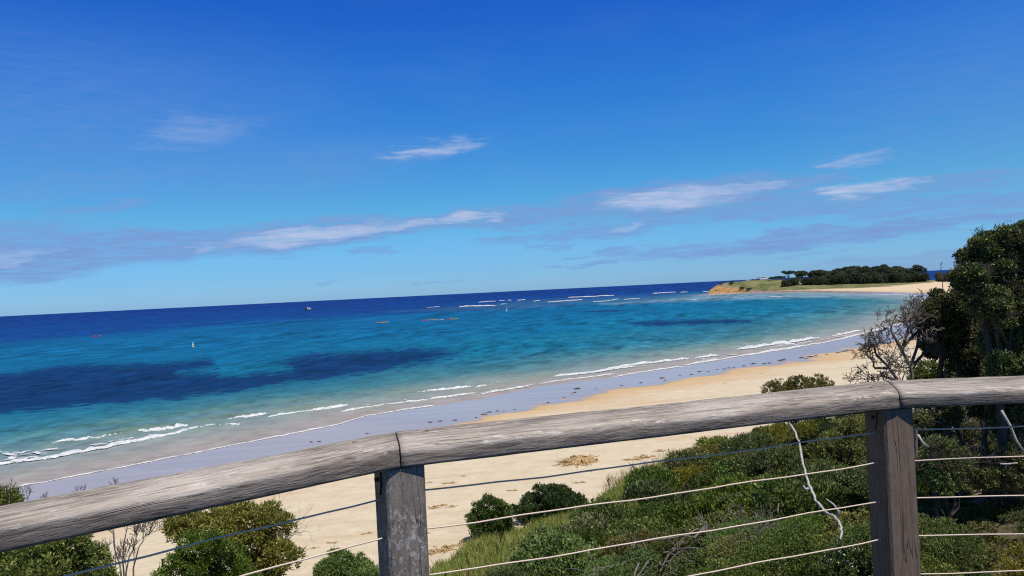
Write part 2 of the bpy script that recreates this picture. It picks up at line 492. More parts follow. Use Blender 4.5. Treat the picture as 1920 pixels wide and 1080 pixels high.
def poly_sd(px, py, poly):
    """signed distance (positive inside) to a closed outline"""
    poly = np.asarray(poly, float)
    best = np.full(px.shape, 1e12); inside = np.zeros(px.shape, bool)
    j = len(poly) - 1
    for i in range(len(poly)):
        ax, ay = poly[j]; bx, by = poly[i]; ex, ey = bx - ax, by - ay
        tt = np.clip(((px - ax) * ex + (py - ay) * ey) / (ex * ex + ey * ey + 1e-9), 0, 1)
        best = np.minimum(best, (px - ax - tt * ex) ** 2 + (py - ay - tt * ey) ** 2)
        c = ((ay > py) != (by > py)) & (px < (bx - ax) * (py - ay) / (by - ay + 1e-12) + ax)
        inside ^= c; j = i
    return np.sqrt(best) * np.where(inside, 1, -1)

def set_attr(me, name, arr, typ='FLOAT'):
    a = me.attributes.new(name, typ, 'POINT')
    if typ == 'FLOAT': a.data.foreach_set('value', np.ascontiguousarray(arr, dtype=np.float32))
    else:
        c = np.ones((len(arr), 4), np.float32); c[:, :3] = arr
        a.data.foreach_set('color', c.ravel())

# ---- ground sheet
def build_ground():
    rs = np.concatenate([np.geomspace(2.5, 30, 110)[:-1], np.geomspace(30, 130, 260)[:-1], np.geomspace(130, 480, 130)[:-1],
                         np.linspace(480, 1250, 230)[:-1], np.geomspace(1250, 3000, 12)])
    x, y, Q = polar(AZ, rs)
    d = shore_dist(x, y)
    z = ground_z(x, y, d)
    keep = (d > -25)[Q].all(1)
    Q = Q[keep]
    used = np.zeros(len(x), bool); used[Q.ravel()] = True
    remap = np.cumsum(used) - 1
    Q = remap[Q]; x, y, z, d = x[used], y[used], z[used], d[used]
    V = np.stack([x, y, z], -1)
    me = np_mesh('ground', V, Q, smooth=True)
    px, py = project(V); r = np.hypot(x, y)
    far = sst(r, 260, 430)
    # turf on the headland above the beach
    edge = np.interp(px, [1326, 1345, 1370, 1400, 1440, 1500, 1560, 1650, 1700, 1745, 1800], [540, 536, 539, 544, 546.5, 545.5, 543, 538.5, 534, 530, 520])
    n = fbm(x / 25., y / 25., 4)
    turf = far * sst(edge - py + n * 2.0, -.5, 1.5) * sst(z, 1.2, 2.2)
    rock = far * (1 - sst(px + n * 22, 1392, 1425)) * (1 - turf) * sst(z, .5, 1.0)
    rock = np.maximum(rock, far * sst(px, 1300, 1330) * (1 - sst(px, 1440, 1500)) * sst(py, 541, 544) * (1 - sst(py, 547, 549)) * .7)
    near = 1 - far
    soil = near * sst(d + fbm(x / 6., y / 6., 3) * 4, 49, 56)
    set_attr(me, 'shore', d); set_attr(me, 'turf', turf); set_attr(me, 'rock', rock); set_attr(me, 'soil', soil); set_attr(me, 'farland', far)
    m, nt = new_mat('ground'); t = NT(nt)
    pos = t.n('ShaderNodeNewGeometry').outputs['Position']
    sh = t.attr('shore').outputs['Fac']; fa = t.attr('farland').outputs['Fac']
    nA = t.noise(pos, .09, 4.0, .55).outputs[0]; nB = t.noise(pos, .8, 4.0, .6).outputs[0]; nC = t.noise(pos, 7.0, 4.0, .65).outputs[0]
    nS = t.noise(t.mapping(pos, (.05, .45, 1), (0, 0, R(-46))), 1.0, 4.0, .6).outputs[0]
    dd = t.math('ADD', sh, t.math('ADD', t.mapr(nA, .2, .8, -7.5, 7.5), t.mapr(nB, .2, .8, -1.0, 1.0)))
    damp = t.mapr(dd, 13.4, 17.4, 1, 0, True)      # soaked, glossy
    moist = t.mapr(dd, 16.0, 30.0, 1, 0, True)
    dry = t.mix(t.mapr(nB, .3, .7), C((.52, .43, .30)), C((.60, .51, .375)))
    dry = t.mix(t.mapr(nS, .52, .68, 0, .6), dry, C((.47, .345, .205)))
    dry = t.mix(t.mapr(nC, .58, .72, 0, .35), dry, C((.34, .26, .17)))
    dry = t.mix(t.math('MULTIPLY', fa, .5), dry, C((.62, .46, .28)))
    nT = t.noise(t.mapping(pos, (.5, 1.1, 1), (0, 0, R(-46))), 2.0, 5.0, .7).outputs[0]
    dry = t.mix(t.mapr(nT, .54, .66, 0, .30), dry, C((.36, .27, .175)))
    mo = t.mix(t.mapr(nS, .35, .65), C((.48, .32, .165)), C((.52, .37, .21)))
    sand = t.mix(moist, dry, mo)
    wet = t.mix(t.mapr(nS, .35, .7), C((.33, .255, .235)), C((.405, .32, .29)))
    sand = t.mix(damp, sand, wet)
    tn = t.noise(pos, .06, 5.0, .6).outputs[0]
    tn2 = t.noise(pos, .22, 5.0, .7).outputs[0]
    grass = t.mix(t.mapr(tn, .38, .62), C((.085, .105, .038)), C((.21, .19, .08)))
    grass = t.mix(t.mapr(tn2, .56, .66, 0, .7), grass, C((.05, .06, .025)))
    grass = t.mix(t.mapr(tn2, .40, .34, 0, .6), grass, C((.30, .24, .14)))
    rk1 = t.noise(t.mapping(pos, (.16, .16, .6)), 1.0, 6.0, .7).outputs[0]
    rockc = t.mix(t.mapr(rk1, .35, .62), C((.13, .065, .028)), C((.47, .27, .10)))
    col = t.mix(t.attr('rock').outputs['Fac'], sand, rockc)
    col = t.mix(t.attr('turf').outputs['Fac'], col, grass)
    so = t.mix(t.mapr(nC, .35, .65), C((.05, .04, .024)), C((.15, .115, .07)))
    so = t.mix(t.mapr(nB, .52, .62), so, C((.40, .32, .21)))
    so = t.mix(t.mapr(nA, .5, .6, 0, .6), so, C((.07, .085, .025)))
    col = t.mix(t.attr('soil').outputs['Fac'], col, so)
    rough = t.mix(damp, (.9, .9, .9, 1), (.15, .15, .15, 1))
    rough = t.n('ShaderNodeSeparateColor', {0: rough}).outputs[0]
    ft = t.n('ShaderNodeTexVoronoi', {'Vector': pos, 'Scale': 1.6}).outputs['Distance']
    hgt = t.math('ADD', t.math('MULTIPLY', nC, .5), t.math('ADD', nB, t.mapr(ft, 0, .28, -.25, 0)))
    hgt = t.math('MULTIPLY', hgt, t.math('SUBTRACT', 1.0, t.math('MULTIPLY', damp, .97)))
    spec = t.n('ShaderNodeSeparateColor', {0: t.mix(damp, (.12, .12, .12, 1), (.22, .22, .22, 1))}).outputs[0]
    t.out(t.pbsdf(color=col, rough=rough, spec=spec, normal=t.bump(hgt, .8, .09)))
    tag(link('ground', me, m), kind='structure')
build_ground()

# ---- sea
FOAM = [  # polylines of broken white water (px, py, thickness px), seen lines laid on the water surface
    ([(98, 834), (140, 829), (190, 824), (237, 816)], 8, .32), ([(245, 814), (300, 809), (352, 801)], 9, .38),
    ([(-40, 884), (0, 873), (60, 867), (130, 854), (200, 841), (260, 830), (330, 816), (400, 803), (450, 797)], 9, .25),
    ([(428, 789), (470, 784), (500, 777)], 7, .34), ([(503, 785), (560, 776), (620, 768), (652, 761)], 6.5, .3), ([(597, 777), (640, 771)], 2, .05),
    ([(-30, 926), (27, 915), (150, 892), (300, 863), (450, 833), (560, 812), (640, 795), (683, 781), (813, 761)], 3.6, .06),
    ([(640, 773), (720, 761), (800, 751), (897, 737)], 5, .2), ([(783, 738), (840, 732), (883, 726)], 5, .28), ([(893, 727), (912, 724)], 5, .25), ([(920, 720), (938, 717)], 4, .2),
    ([(740, 742), (760, 740)], 4, .2), ([(903, 740), (950, 732), (998, 723)], 4.5, .2), ([(1038, 708), (1085, 703), (1133, 697), (1190, 688)], 5, .25),
    ([(1133, 694), (1200, 684), (1292, 674)], 5, .3), ([(1013, 720), (1080, 711), (1153, 702)], 3.5, .1), ([(1147, 708), (1210, 697), (1280, 687)], 3.5, .08),
    ([(1280, 686), (1340, 677), (1413, 665), (1480, 655), (1540, 644), (1600, 631), (1660, 617), (1720, 598)], 5.5, .15),
    ([(1383, 658), (1420, 653), (1460, 647), (1500, 642), (1537, 635)], 7, .42), ([(1303, 673), (1347, 667)], 5, .3), ([(1560, 632), (1590, 627), (1612, 621)], 5, .3),
    ([(1618, 626), (1667, 615), (1740, 595)], 5, .3), ([(1636, 552.2), (1680, 553), (1722, 555)], 1.6, .2), ([(1440, 556.5), (1466, 556)], 1.5, .2),
    ([(861, 575.5), (890, 574.5), (910, 574), (930, 574.5)], 3.2, 1.0), ([(897, 567.5), (930, 565)], 2.2, 1.0), ([(936, 564.5), (946, 564)], 1.8, 1.0), ([(952, 563.5), (960, 563)], 1.8, 1.0),
    ([(970, 563.5), (985, 562.5)], 2.2, 1.0), ([(1000, 565.5), (1013, 563.5)], 1.5, .8), ([(1027, 567.5), (1056, 565.5), (1092, 562.5)], 2.4, 1.0),
    ([(1065, 558.6), (1100, 557), (1151, 554.4)], 2.4, 1.2), ([(1112, 566.5), (1137, 565), (1160, 561)], 1.6, .7), ([(1224, 551), (1245, 550), (1267, 548.7)], 3.0, 1.3), ([(1275, 548.5), (1290, 548)], 2.0, 1.0),
    ([(1296, 562.5), (1310, 562)], 1.5, .6), ([(1318, 547.6), (1334, 546)], 2.0, 1.0), ([(800, 577), (825, 575.5)], 1.2, .5), ([(1170, 562), (1200, 560)], 1.4, .6), ([(938, 571), (950, 570)], 1.3, .6)]

def foam_lines(px, py):
    return px, py

def build_sea():
    inv = np.linspace(1 / 42., 1 / 900., 760)
    rs = np.concatenate([1 / inv[:-1], np.geomspace(900, 90000, 120)])
    x, y, Q = polar(AZ, rs)
    d = shore_dist(x, y)
    keep = (d < 3)[Q].any(1); Q = Q[keep]
    used = np.zeros(len(x), bool); used[Q.ravel()] = True
    remap = np.cumsum(used) - 1; Q = remap[Q]; x, y, d = x[used], y[used], d[used]
    z = np.zeros_like(x)
    V = np.stack([x, y, z], -1); px, py = project(V)
    off = -d
    r = np.hypot(x, y)
    # swell ridges that are about to break, behind the white water
    olive = np.zeros_like(x)
    ridges = [([(60, 842), (150, 829), (250, 811), (360, 796), (450, 782), (520, 774), (660, 755), (760, 739), (900, 722), (1000, 711), (1080, 699)], 7.0, .42),
              ([(230, 838), (330, 814), (450, 795), (540, 782), (640, 770), (740, 757), (880, 738), (1000, 722)], 5.0, .25),
              ([(0, 826), (120, 806), (260, 789), (420, 767), (560, 752), (700, 735), (820, 722), (960, 703)], 5.0, .22),
              ([(900, 716), (1080, 692), (1200, 676), (1340, 657), (1480, 634), (1600, 612)], 4.5, .30),
              ([(1100, 679), (1250, 660), (1400, 640), (1560, 612)], 4.0, .2)]
    for pts, th, hgt in ridges:
        P = np.asarray(pts, float); yc = np.interp(px, P[:, 0], P[:, 1], left=-999, right=-999)
        fade = sst(px, P[0, 0] - 20, P[0, 0] + 60) * (1 - sst(px, P[-1, 0] - 60, P[-1, 0] + 20))
        a = .55 + .45 * fbm(px / 70. + th, py / 400., 2)
        prof = np.exp(-((py - yc + th * .3) / th) ** 2) * fade * np.clip(a, 0, 1)
        z += hgt * prof * (off > 1)
        olive = np.maximum(olive, prof * hgt / .42)
    V[:, 2] = z + fbm(x / 7., y / 7., 3) * .10 * sst(off, 6, 30) * (1 - sst(r, 300, 700))
    me = np_mesh('sea', V, Q, smooth=True)
    nz = fbm(x / 40., y / 40., 3)
    o = off * (1 + .28 * nz)
    keys = [-5, 0, 5, 12, 20, 30, 48, 75, 130, 220, 400, 3000]
    cols = lin([(150, 138, 134), (148, 138, 136), (140, 138, 134), (120, 134, 136), (90, 119, 126), (60, 109, 119), (34, 98, 122), (17, 97, 126), (12, 90, 128), (11, 86, 128), (10, 80, 126), (10, 74, 124)])
    wc = np.stack([np.interp(o, keys, cols[:, k]) for k in range(3)], -1)
    def blend(wc, m, c): return wc * (1 - m[:, None]) + lin(c) * m[:, None]
    wc = blend(wc, np.clip(olive, 0, 1) * .55 * (1 - sst(off, 70, 110)), (104, 124, 84))
    # sand bar off the point
    bar = poly_sd(px, py, [(1120, 569), (1230, 561), (1335, 553), (1500, 547), (1700, 552), (1790, 556), (1790, 561), (1700, 558), (1560, 558), (1400, 561), (1250, 566), (1150, 571)])
    n2 = fbm(x / 90., y / 90., 3)
    wc = blend(wc, sst(bar + n2 * 2, -4, 4) * .75, (108, 132, 146))
    # deep water
    edge = np.interp(px, [-300, 0, 200, 350, 500, 640, 760, 860, 960, 1100, 1220, 1330, 1500], [672, 645, 626, 612, 603, 596, 589, 582, 574, 566, 558, 546, 536])
    deep = sst(edge - py + n2 * 7, -9, 9)
    wc = blend(wc, deep, (13, 56, 118))
    hz = 593 - .0492 * px
    wc = blend(wc, 1 - sst(py - hz, 3, 30), (12, 47, 112))
    reef = poly_sd(px, py, [(700, 585), (860, 574), (1000, 561), (1200, 553), (1300, 549), (1330, 553), (1200, 566), (1100, 572), (960, 580), (860, 583)])
    wc = blend(wc, sst(reef + n2 * 4, -3, 5) * .6, (50, 88, 122))
    set_attr(me, 'watercol', wc, 'FLOAT_COLOR')
    weed = poly_sd(px, py, [(-300, 735), (0, 700), (130, 684), (300, 680), (395, 671), (405, 688), (335, 696), (440, 704), (545, 692), (505, 681), (560, 667), (690, 656), (830, 654), (868, 661),
                            (800, 681), (700, 698), (590, 714), (470, 731), (330, 749), (200, 758), (60, 772), (0, 776), (-300, 812)]) / 14.0
    weed2 = poly_sd(px, py, [(1170, 606), (1260, 601), (1340, 598), (1420, 601), (1400, 606), (1300, 609), (1220, 611)]) / 6.0
    weed3 = poly_sd(px, py, [(1080, 585), (1140, 581.5), (1195, 580.5), (1190, 582.5), (1130, 585)]) / 4.0
    set_attr(me, 'weed', np.maximum(np.maximum(weed, weed2), weed3).clip(-4, 4))
    set_attr(me, 'offshore', off.clip(-10, 2000))
    # wind chop: crests, finer near the beach and coarser far out
    ca, sa = math.cos(R(14)), math.sin(R(14)); xr = x * ca - y * sa; yr = x * sa + y * ca
    bands = [(0, 90, 170, 2.4, 2.8), (110, 190, 300, 3.8, 7.0), (200, 330, 560, 5.5, 16.0), (380, 620, 1100, 9.0, 46.0), (800, 1500, 1e6, 22.0, 230.0)]
    chop = np.zeros_like(x)
    for k, (r0, r1, r2, lx, ly) in enumerate(bands):
        w = (sst(r, r0, r1) if k else 1.0) * (1 - (sst(r, r1, r2) if k < 4 else 0.0))
        chop = chop + w * (fbm(xr / lx + 7 * k, yr / ly + 3 * k, 4) + .12 * fbm(xr / (lx * 4.5) + k, yr / (ly * 3.5), 3) + 1.0 * fbm(xr / (lx * .45) + 5 * k, yr / (ly * .5) + 2 * k, 3))
    chop = chop * (.25 + .75 * sst(off, 4, 40))
    set_attr(me, 'chop', chop)
    m, nt = new_mat('sea'); t = NT(nt)
    pos = t.n('ShaderNodeNewGeometry').outputs['Position']
    ro = (0, 0, R(-14))
    a = t.noise(t.mapping(pos, (.22, .5, 1), ro), 1.0, 5.0, .65).outputs[0]
    ch = t.attr('chop').outputs['Fac']
    col = t.attr('watercol').outputs['Color']
    wd = t.math('ADD', t.attr('weed').outputs['Fac'], t.math('ADD', t.math('MULTIPLY', ch, .95), t.mapr(a, .25, .75, -.75, .75)))
    wm = t.mapr(wd, -.3, .5, 0, .93, True)
    col = t.mix(wm, col, C(lin((11, 39, 84))))
    v = t.math('ADD', 1.0, t.math('ADD', t.math('MULTIPLY', ch, .56), t.mapr(a, .3, .7, -.10, .10)))
    col = t.n('ShaderNodeHueSaturation', {'Value': v, 'Color': col, 'Saturation': 1.0}).outputs[0]
    h = t.math('ADD', a, t.math('MULTIPLY', ch, .8))
    nrm = t.bump(h, .55, .5)
    dif = t.n('ShaderNodeBsdfDiffuse', {'Color': col, 'Normal': nrm}).outputs[0]
    gl = t.n('ShaderNodeBsdfGlossy', {'Color': (1, 1, 1, 1), 'Roughness': .22, 'Normal': nrm}).outputs[0]
    lw = t.n('ShaderNodeFresnel', {'IOR': 1.33, 'Normal': nrm}).outputs[0]
    fac = t.math('MINIMUM', t.math('MULTIPLY', lw, .16), .05)
    t.out(t.n('ShaderNodeMixShader', {0: fac, 1: dif, 2: gl}).outputs[0])
    tag(link('sea', me, m), kind='structure')
build_sea()

def build_foam():
    Vs, Qs, As = [], [], []; base = 0
    r2 = np.random.default_rng(3)
    for pts, th, hgt in FOAM:
        P = np.asarray(pts, float)
        seg = np.concatenate([[0], np.cumsum(np.hypot(*np.diff(P, axis=0).T))])
        n = max(int(seg[-1] / .8), 10)
        s = np.linspace(0, seg[-1], n)
        cx = np.interp(s, seg, P[:, 0]); cy = np.interp(s, seg, P[:, 1])
        mth = 19
        tt = np.linspace(-1, 1, mth)
        S, T = np.meshgrid(s, tt, indexing='ij')
        off = r2.random() * 100
        scale = np.clip(seg[-1] / 14, 3, 26)
        thv = th * (1.45 if hgt > .22 and th > 3.5 else (.95 if hgt >= .5 else 1.2)) * (.62 + .55 * fbm(s / scale + off, s * 0 + off, 3)) * np.minimum(1, .25 + np.minimum(s, seg[-1] - s) / (th * 3))
        wob = fbm(s / 22. + off, s * 0 + 3, 3) * th * .22
        PX = cx[:, None] + 0 * T
        PY = cy[:, None] + wob[:, None] - (T + 1) * .5 * thv[:, None] * (.8 if th > 3 else .65)
        W = at_z(PX, PY, 0.0)
        f = 1 - np.abs(T) ** 2.2
        nzz = .7 * fbm(S / 3.2 + off, T * 1.6 + off, 3) + .6 * fbm(S / 11. + off, T * .8, 2)
        W[..., 2] = .015 + hgt * np.clip(f, 0, 1) * (.62 + .38 * nzz) + hgt * .1
        lace = f * 1.5 + nzz * (1.05 + .75 * T)
        ok = lace > .12
        As.append(lace.ravel())
        idx = np.arange(n * mth).reshape(n, mth) + base
        Qm = np.stack([idx[:-1, :-1], idx[1:, :-1], idx[1:, 1:], idx[:-1, 1:]], -1)
        kk = ok[:-1, :-1] & ok[1:, :-1] & ok[1:, 1:] & ok[:-1, 1:]
        Vs.append(W.reshape(-1, 3)); Qs.append(Qm[kk]); base += n * mth
    # lace of spent foam drifting behind the left-hand wave and between the breakers
    patches = [((-30, 848), (140, 838), (80, 858), (-30, 876), 1.0), ((130, 842), (300, 812), (330, 812), (160, 842), .5), ((640, 764), (760, 747), (790, 748), (680, 764), .35),
               ((1040, 704), (1290, 671), (1300, 676), (1060, 709), .7), ((1400, 655), (1600, 626), (1620, 627), (1420, 660), .8), ((1300, 674), (1380, 662), (1390, 666), (1310, 680), .6),
               ((860, 744), (1000, 722), (1010, 724), (880, 746), .4), ((1100, 564), (1160, 559), (1170, 562), (1110, 566), .5)]
    for p0, p1, p2, p3, dens in patches:
        L = math.hypot(p1[0] - p0[0], p1[1] - p0[1]); Hh = math.hypot(p3[0] - p0[0], p3[1] - p0[1])
        n = int(L / 1.0); mth = max(int(Hh / .6), 6)
        u, v = np.meshgrid(np.linspace(0, 1, n), np.linspace(0, 1, mth), indexing='ij')
        q = lambda k: (p0[k] * (1 - u) * (1 - v) + p1[k] * u * (1 - v) + p2[k] * u * v + p3[k] * (1 - u) * v)
        PX, PY = q(0), q(1)
        W = at_z(PX, PY, 0.0)
        nz_ = fbm(W[..., 0] / 2.2, W[..., 1] / 1.6, 4)
        ridge = 1 - np.abs(nz_) * 5.0
        m_ = fbm(W[..., 0] / 9., W[..., 1] / 9. + 4, 3)
        edge = np.minimum(np.minimum(u, 1 - u) * 6, np.minimum(v, 1 - v) * 4).clip(0, 1)
        lc = (ridge * edge + m_ * .8) - (1.0 - dens * .85)
        ok = lc > -.15; As.append((lc * 1.6 + .28).ravel())
        W[..., 2] = .10 + .05 * ridge.clip(0, 1)
        idx = np.arange(n * mth).reshape(n, mth) + base
        Qm = np.stack([idx[:-1, :-1], idx[1:, :-1], idx[1:, 1:], idx[:-1, 1:]], -1)
        kk = ok[:-1, :-1] & ok[1:, 1:]
        Vs.append(W.reshape(-1, 3)); Qs.append(Qm[kk]); base += n * mth
    me = np_mesh('surf_foam', np.concatenate(Vs), np.concatenate(Qs), smooth=True)
    set_attr(me, 'lace', np.concatenate(As))
    m, nt = new_mat('foam'); t = NT(nt)
    pos = t.n('ShaderNodeNewGeometry').outputs['Position']
    nz = t.noise(pos, 1.6, 4.0, .65).outputs[0]
    col = t.mix(t.mapr(nz, .3, .6), C((.36, .39, .40)), C((.64, .65, .65)))
    al = t.mapr(t.math('ADD', t.attr('lace').outputs['Fac'], t.mapr(nz, .3, .7, -.42, .42)), .16, .85, 0, 1, True)
    sh_ = t.pbsdf(color=col, rough=.9, spec=.1, normal=t.bump(nz, .6, .15))
    t.out(t.n('ShaderNodeMixShader', {0: al, 1: t.n('ShaderNodeBsdfTransparent').outputs[0], 2: sh_}).outputs[0])
    tag(link('surf_foam', me, m), 'white foam of small waves breaking along the beach and reef', 'foam', kind='stuff')
build_foam()

# ------------------------------------------------------------------ timber railing
M = {}
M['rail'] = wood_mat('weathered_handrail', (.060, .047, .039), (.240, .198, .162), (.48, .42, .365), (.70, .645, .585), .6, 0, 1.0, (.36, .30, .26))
M['post_grey'] = wood_mat('grey_post_wood', (.10, .080, .066), (.175, .145, .122), (.25, .215, .185), (.50, .46, .42), .75, 2, 1.0, None, 2.2)
M['post_brown'] = wood_mat('brown_post_wood', (.10, .068, .048), (.165, .114, .083), (.19, .137, .104), (.24, .19, .155), .2, 2, .8)
M['wire'] = plain('stainless_wire', (.63, .49, .39), .5, 0, .3, .1, 200)
M['bracket'] = plain('dull_steel', (.075, .062, .052), .6, .3, .4, .2, 150)
M['screw'] = plain('rusty_screw', (.16, .06, .03), .7, .3, .4, .3, 300)

# far and near edges of the rail at its ends and joints (plan)
SEC = [np.array(a) for a in (((-.974, 1.435), (-.881, 1.291)), ((-.324, 2.003), (-.278, 1.784)), ((1.200, 2.511), (1.110, 2.235)), ((1.634, 2.475), (1.462, 2.222)))]
SEC[0] = SEC[0] + (SEC[0] - SEC[1]) * .7
SEC[3] = SEC[2] + (SEC[3] - SEC[2]) * 4.0
P1 = np.array([-.291, 1.838]); P2 = np.array([1.104, 2.295])
C1 = SEC[1].mean(0)
RAIL_Z = EYE - .349

def build_railing():
    root = thing('timber_railing', 'weathered grey timber handrail on square posts with tensioned steel wires in the foreground', 'railing', (float(C1[0]), float(C1[1]), EYE - 3.3))
    base = np.array([C1[0], C1[1], EYE - 3.3])
    pts = [q.mean(0) for q in SEC]
    ang = [math.atan2(*(pts[i + 1] - pts[i])[::-1]) for i in range(3)]
    W = .118; TH = .049
    prof = []
    # rounded rectangle with a slightly crowned top, anticlockwise seen along +x
    def corner(cy, cz, r, a0, a1, n=6):
        return [(cy + r * math.cos(R(a0 + (a1 - a0) * k / (n - 1))), cz + r * math.sin(R(a0 + (a1 - a0) * k / (n - 1)))) for k in range(n)]
    prof += corner(-W + .007, -TH + .007, .007, 180, 270, 3)
    prof += corner(W - .007, -TH + .007, .007, 270, 360, 3)
    prof += corner(W - .020, -.020, .020, 0, 90)
    prof += [(W * k, .004 * (1 - k * k)) for k in (.6, .35, .1, -.15, -.4, -.6)]
    prof += corner(-W + .017, -.017, .017, 90, 180, 7)
    prof = np.array(prof)
    for i in range(3):
        L = float(np.linalg.norm(pts[i + 1] - pts[i])); n = 90
        ca, sa = math.cos(ang[i]), math.sin(ang[i])
        loc = lambda v: np.array([v[0] * ca + v[1] * sa, -v[0] * sa + v[1] * ca])
        va = loc(SEC[i][0] - SEC[i][1]) / (2 * W); vb = loc(SEC[i + 1][0] - SEC[i + 1][1]) / (2 * W)
        V = []
        for k in range(n + 1):
            s = k / n
            for j, (o, z) in enumerate(prof):
                A = va * o + (.0016, 0); B = vb * o + (L - .0016, 0)
                xx, yy = A + (B - A) * s
                e = 1.0 if 0 < k < n else .5
                wv = float(fbm(np.array([xx * 9 + i * 31]), np.array([j * .9]), 3)[0]) * .0016 * e
                wl = float(fbm(np.array([xx * 2.2 + i * 7]), np.array([z * 30.]), 2)[0]) * .003
                V.append((xx, yy * (1 + wv * 8) + wl, z + wv + wl * .5))
        m = len(prof)
        faces = [(k * m + j, k * m + (j + 1) % m, (k + 1) * m + (j + 1) % m, (k + 1) * m + j) for k in range(n) for j in range(m)]
        faces += [tuple(range(m))[::-1], tuple(n * m + j for j in range(m))]
        faces = [f[::-1] for f in faces]
        mb = MB(); mb.add(V, faces)
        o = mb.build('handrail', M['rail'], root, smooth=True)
        o.location = Vector((pts[i][0] - base[0], pts[i][1] - base[1], RAIL_Z - base[2]))
        o.rotation_euler = (0, 0, ang[i])
        me = o.data
        me.polygons.foreach_set('use_smooth', [len(p.vertices) == 4 for p in me.polygons])
        # screw heads sunk in the top
        spots = {0: [(L - .10, .03)], 1: [(.085, .045), (L - .10, -.02)], 2: [(.11, .02)]}[i]
        for sx, so in spots:
            s_ = MB(); s_.lathe([(.0001, .0045), (.0062, .0042), (.0062, .001)][::-1], 10, (sx, so, .0005))
            s_.build('screw', M['screw'], o)
    # posts
    for c, yaw, mt, lab in ((P1, R(27), 'post_grey', None), (P2, R(11.2), 'post_brown', 'browner smoother post under the right joint')):
        mb = MB(); w = .0485; ch = .006
        ring = [(-w + ch, -w), (w - ch, -w), (w, -w + ch), (w, w - ch), (w - ch, w), (-w + ch, w), (-w, w - ch), (-w, -w + ch)]
        zs = np.linspace(0, -TH + .0 + 3.3 - .349 - .003, 24)
        V = []
        for z in zs:
            for j, (a, b) in enumerate(ring):
                e = float(fbm(np.array([z * 3.1 + yaw * 9]), np.array([j * 1.7]), 2)[0]) * .0012
                V.append((a + e, b + e, z))
        m = len(ring); n = len(zs)
        mb.add(V, [(k * m + j, k * m + (j + 1) % m, (k + 1) * m + (j + 1) % m, (k + 1) * m + j) for k in range(n - 1) for j in range(m)] + [tuple(range(m))[::-1], tuple((n - 1) * m + j for j in range(m))])
        o = mb.build('post', M[mt], root)
        o.location = Vector((c[0] - base[0], c[1] - base[1], 0)); o.rotation_euler = (0, 0, yaw)
        if lab: o['label'] = lab
    # small angle brackets that hold the rail to the posts
    for c, yaw in ((P1, R(27)), (P2, R(11.2))):
        mb = MB(); mb.prism([(-.016, 0), (.016, 0), (.016, -.035), (.006, -.062), (-.006, -.062), (-.016, -.035)], -.0022, .0022)
        o = mb.build('bracket', M['bracket'], root)
        dv = np.array([-math.cos(yaw), -math.sin(yaw)]) * .0508
        o.location = Vector((c[0] + dv[0] - base[0], c[1] + dv[1] - base[1], 3.3 - .349 - TH - .004)); o.rotation_euler = (0, 0, yaw + math.pi / 2)
        b2 = MB(); b2.tube([(0, 0, 0), (0, .008, 0)], .0055, 6); bo = b2.build('bolt', M['bracket'], o); bo.location = (0, .002, -.026)
    # wires
    hs = [.471, .562, .676, .788, .90, 1.01]
    sag = [.004, .003, .003, .004, .003, .003]
    wp = [P1 - np.array([.75, .66]) * 1.5 + np.array([-.035, .04]), P1, P2, P2 + np.array([2.0, -.10])]
    for i in range(3):
        a, b = wp[i], wp[i + 1]
        for h, sg in zip(hs, sag):
            n = 24; P = []
            ph = random.random() * 6
            for k in range(n + 1):
                s = k / n; p = a + (b - a) * s
                z = -h - sg * 4 * s * (1 - s) + .0016 * math.sin(s * 17 + ph) + .0008 * math.sin(s * 41 + ph * 2)
                P.append((p[0] - base[0], p[1] - base[1], EYE + z - base[2]))
            mb = MB(); mb.tube(P, .0021, 8)
            mb.build('wire', M['wire'], root, smooth=True)
build_railing()
# ------------------------------------------------------------------ plants
M['leaf_scrub'] = leaf_mat('scrub_leaves', (.024, .046, .009), (.165, .235, .044), (.30, .36, .09), .5)
M['leaf_deep'] = leaf_mat('deep_green_leaves', (.016, .036, .010), (.10, .165, .038), (.18, .24, .07))
M['leaf_olive'] = leaf_mat('olive_leaves', (.060, .080, .012), (.34, .34, .055), (.40, .36, .08))
M['leaf_bright'] = leaf_mat('bright_leaves', (.040, .085, .012), (.205, .305, .052), None)
M['leaf_moonah'] = leaf_mat('small_dark_leaves', (.030, .044, .013), (.175, .215, .055), (.30, .31, .12), .45, .15)
M['leaf_far'] = leaf_mat('distant_foliage', (.034, .050, .030), (.095, .118, .058), None, .6, .08, .2)
M['bark_dark'] = bark_mat('dark_bark', (.028, .022, .019), (.11, .09, .078))
M['bark_grey'] = bark_mat('grey_dead_wood', (.085, .070, .060), (.25, .215, .19), 14.0)
M['bark_white'] = bark_mat('bleached_wood', (.24, .22, .205), (.56, .53, .50), 12.0)
M['grass'] = leaf_mat('long_grass', (.13, .215, .03), (.44, .48, .11), (.60, .50, .2), .6, .3, .2)
M['grass_dry'] = leaf_mat('dry_grass', (.25, .17, .08), (.48, .36, .2), None, .7, .25, .15)
M['flower'] = plain('white_petals', (.8, .8, .74), .6, 0, .3, .06, 40)

def unit(a): return a / (np.linalg.norm(a, axis=-1, keepdims=True) + 1e-9)

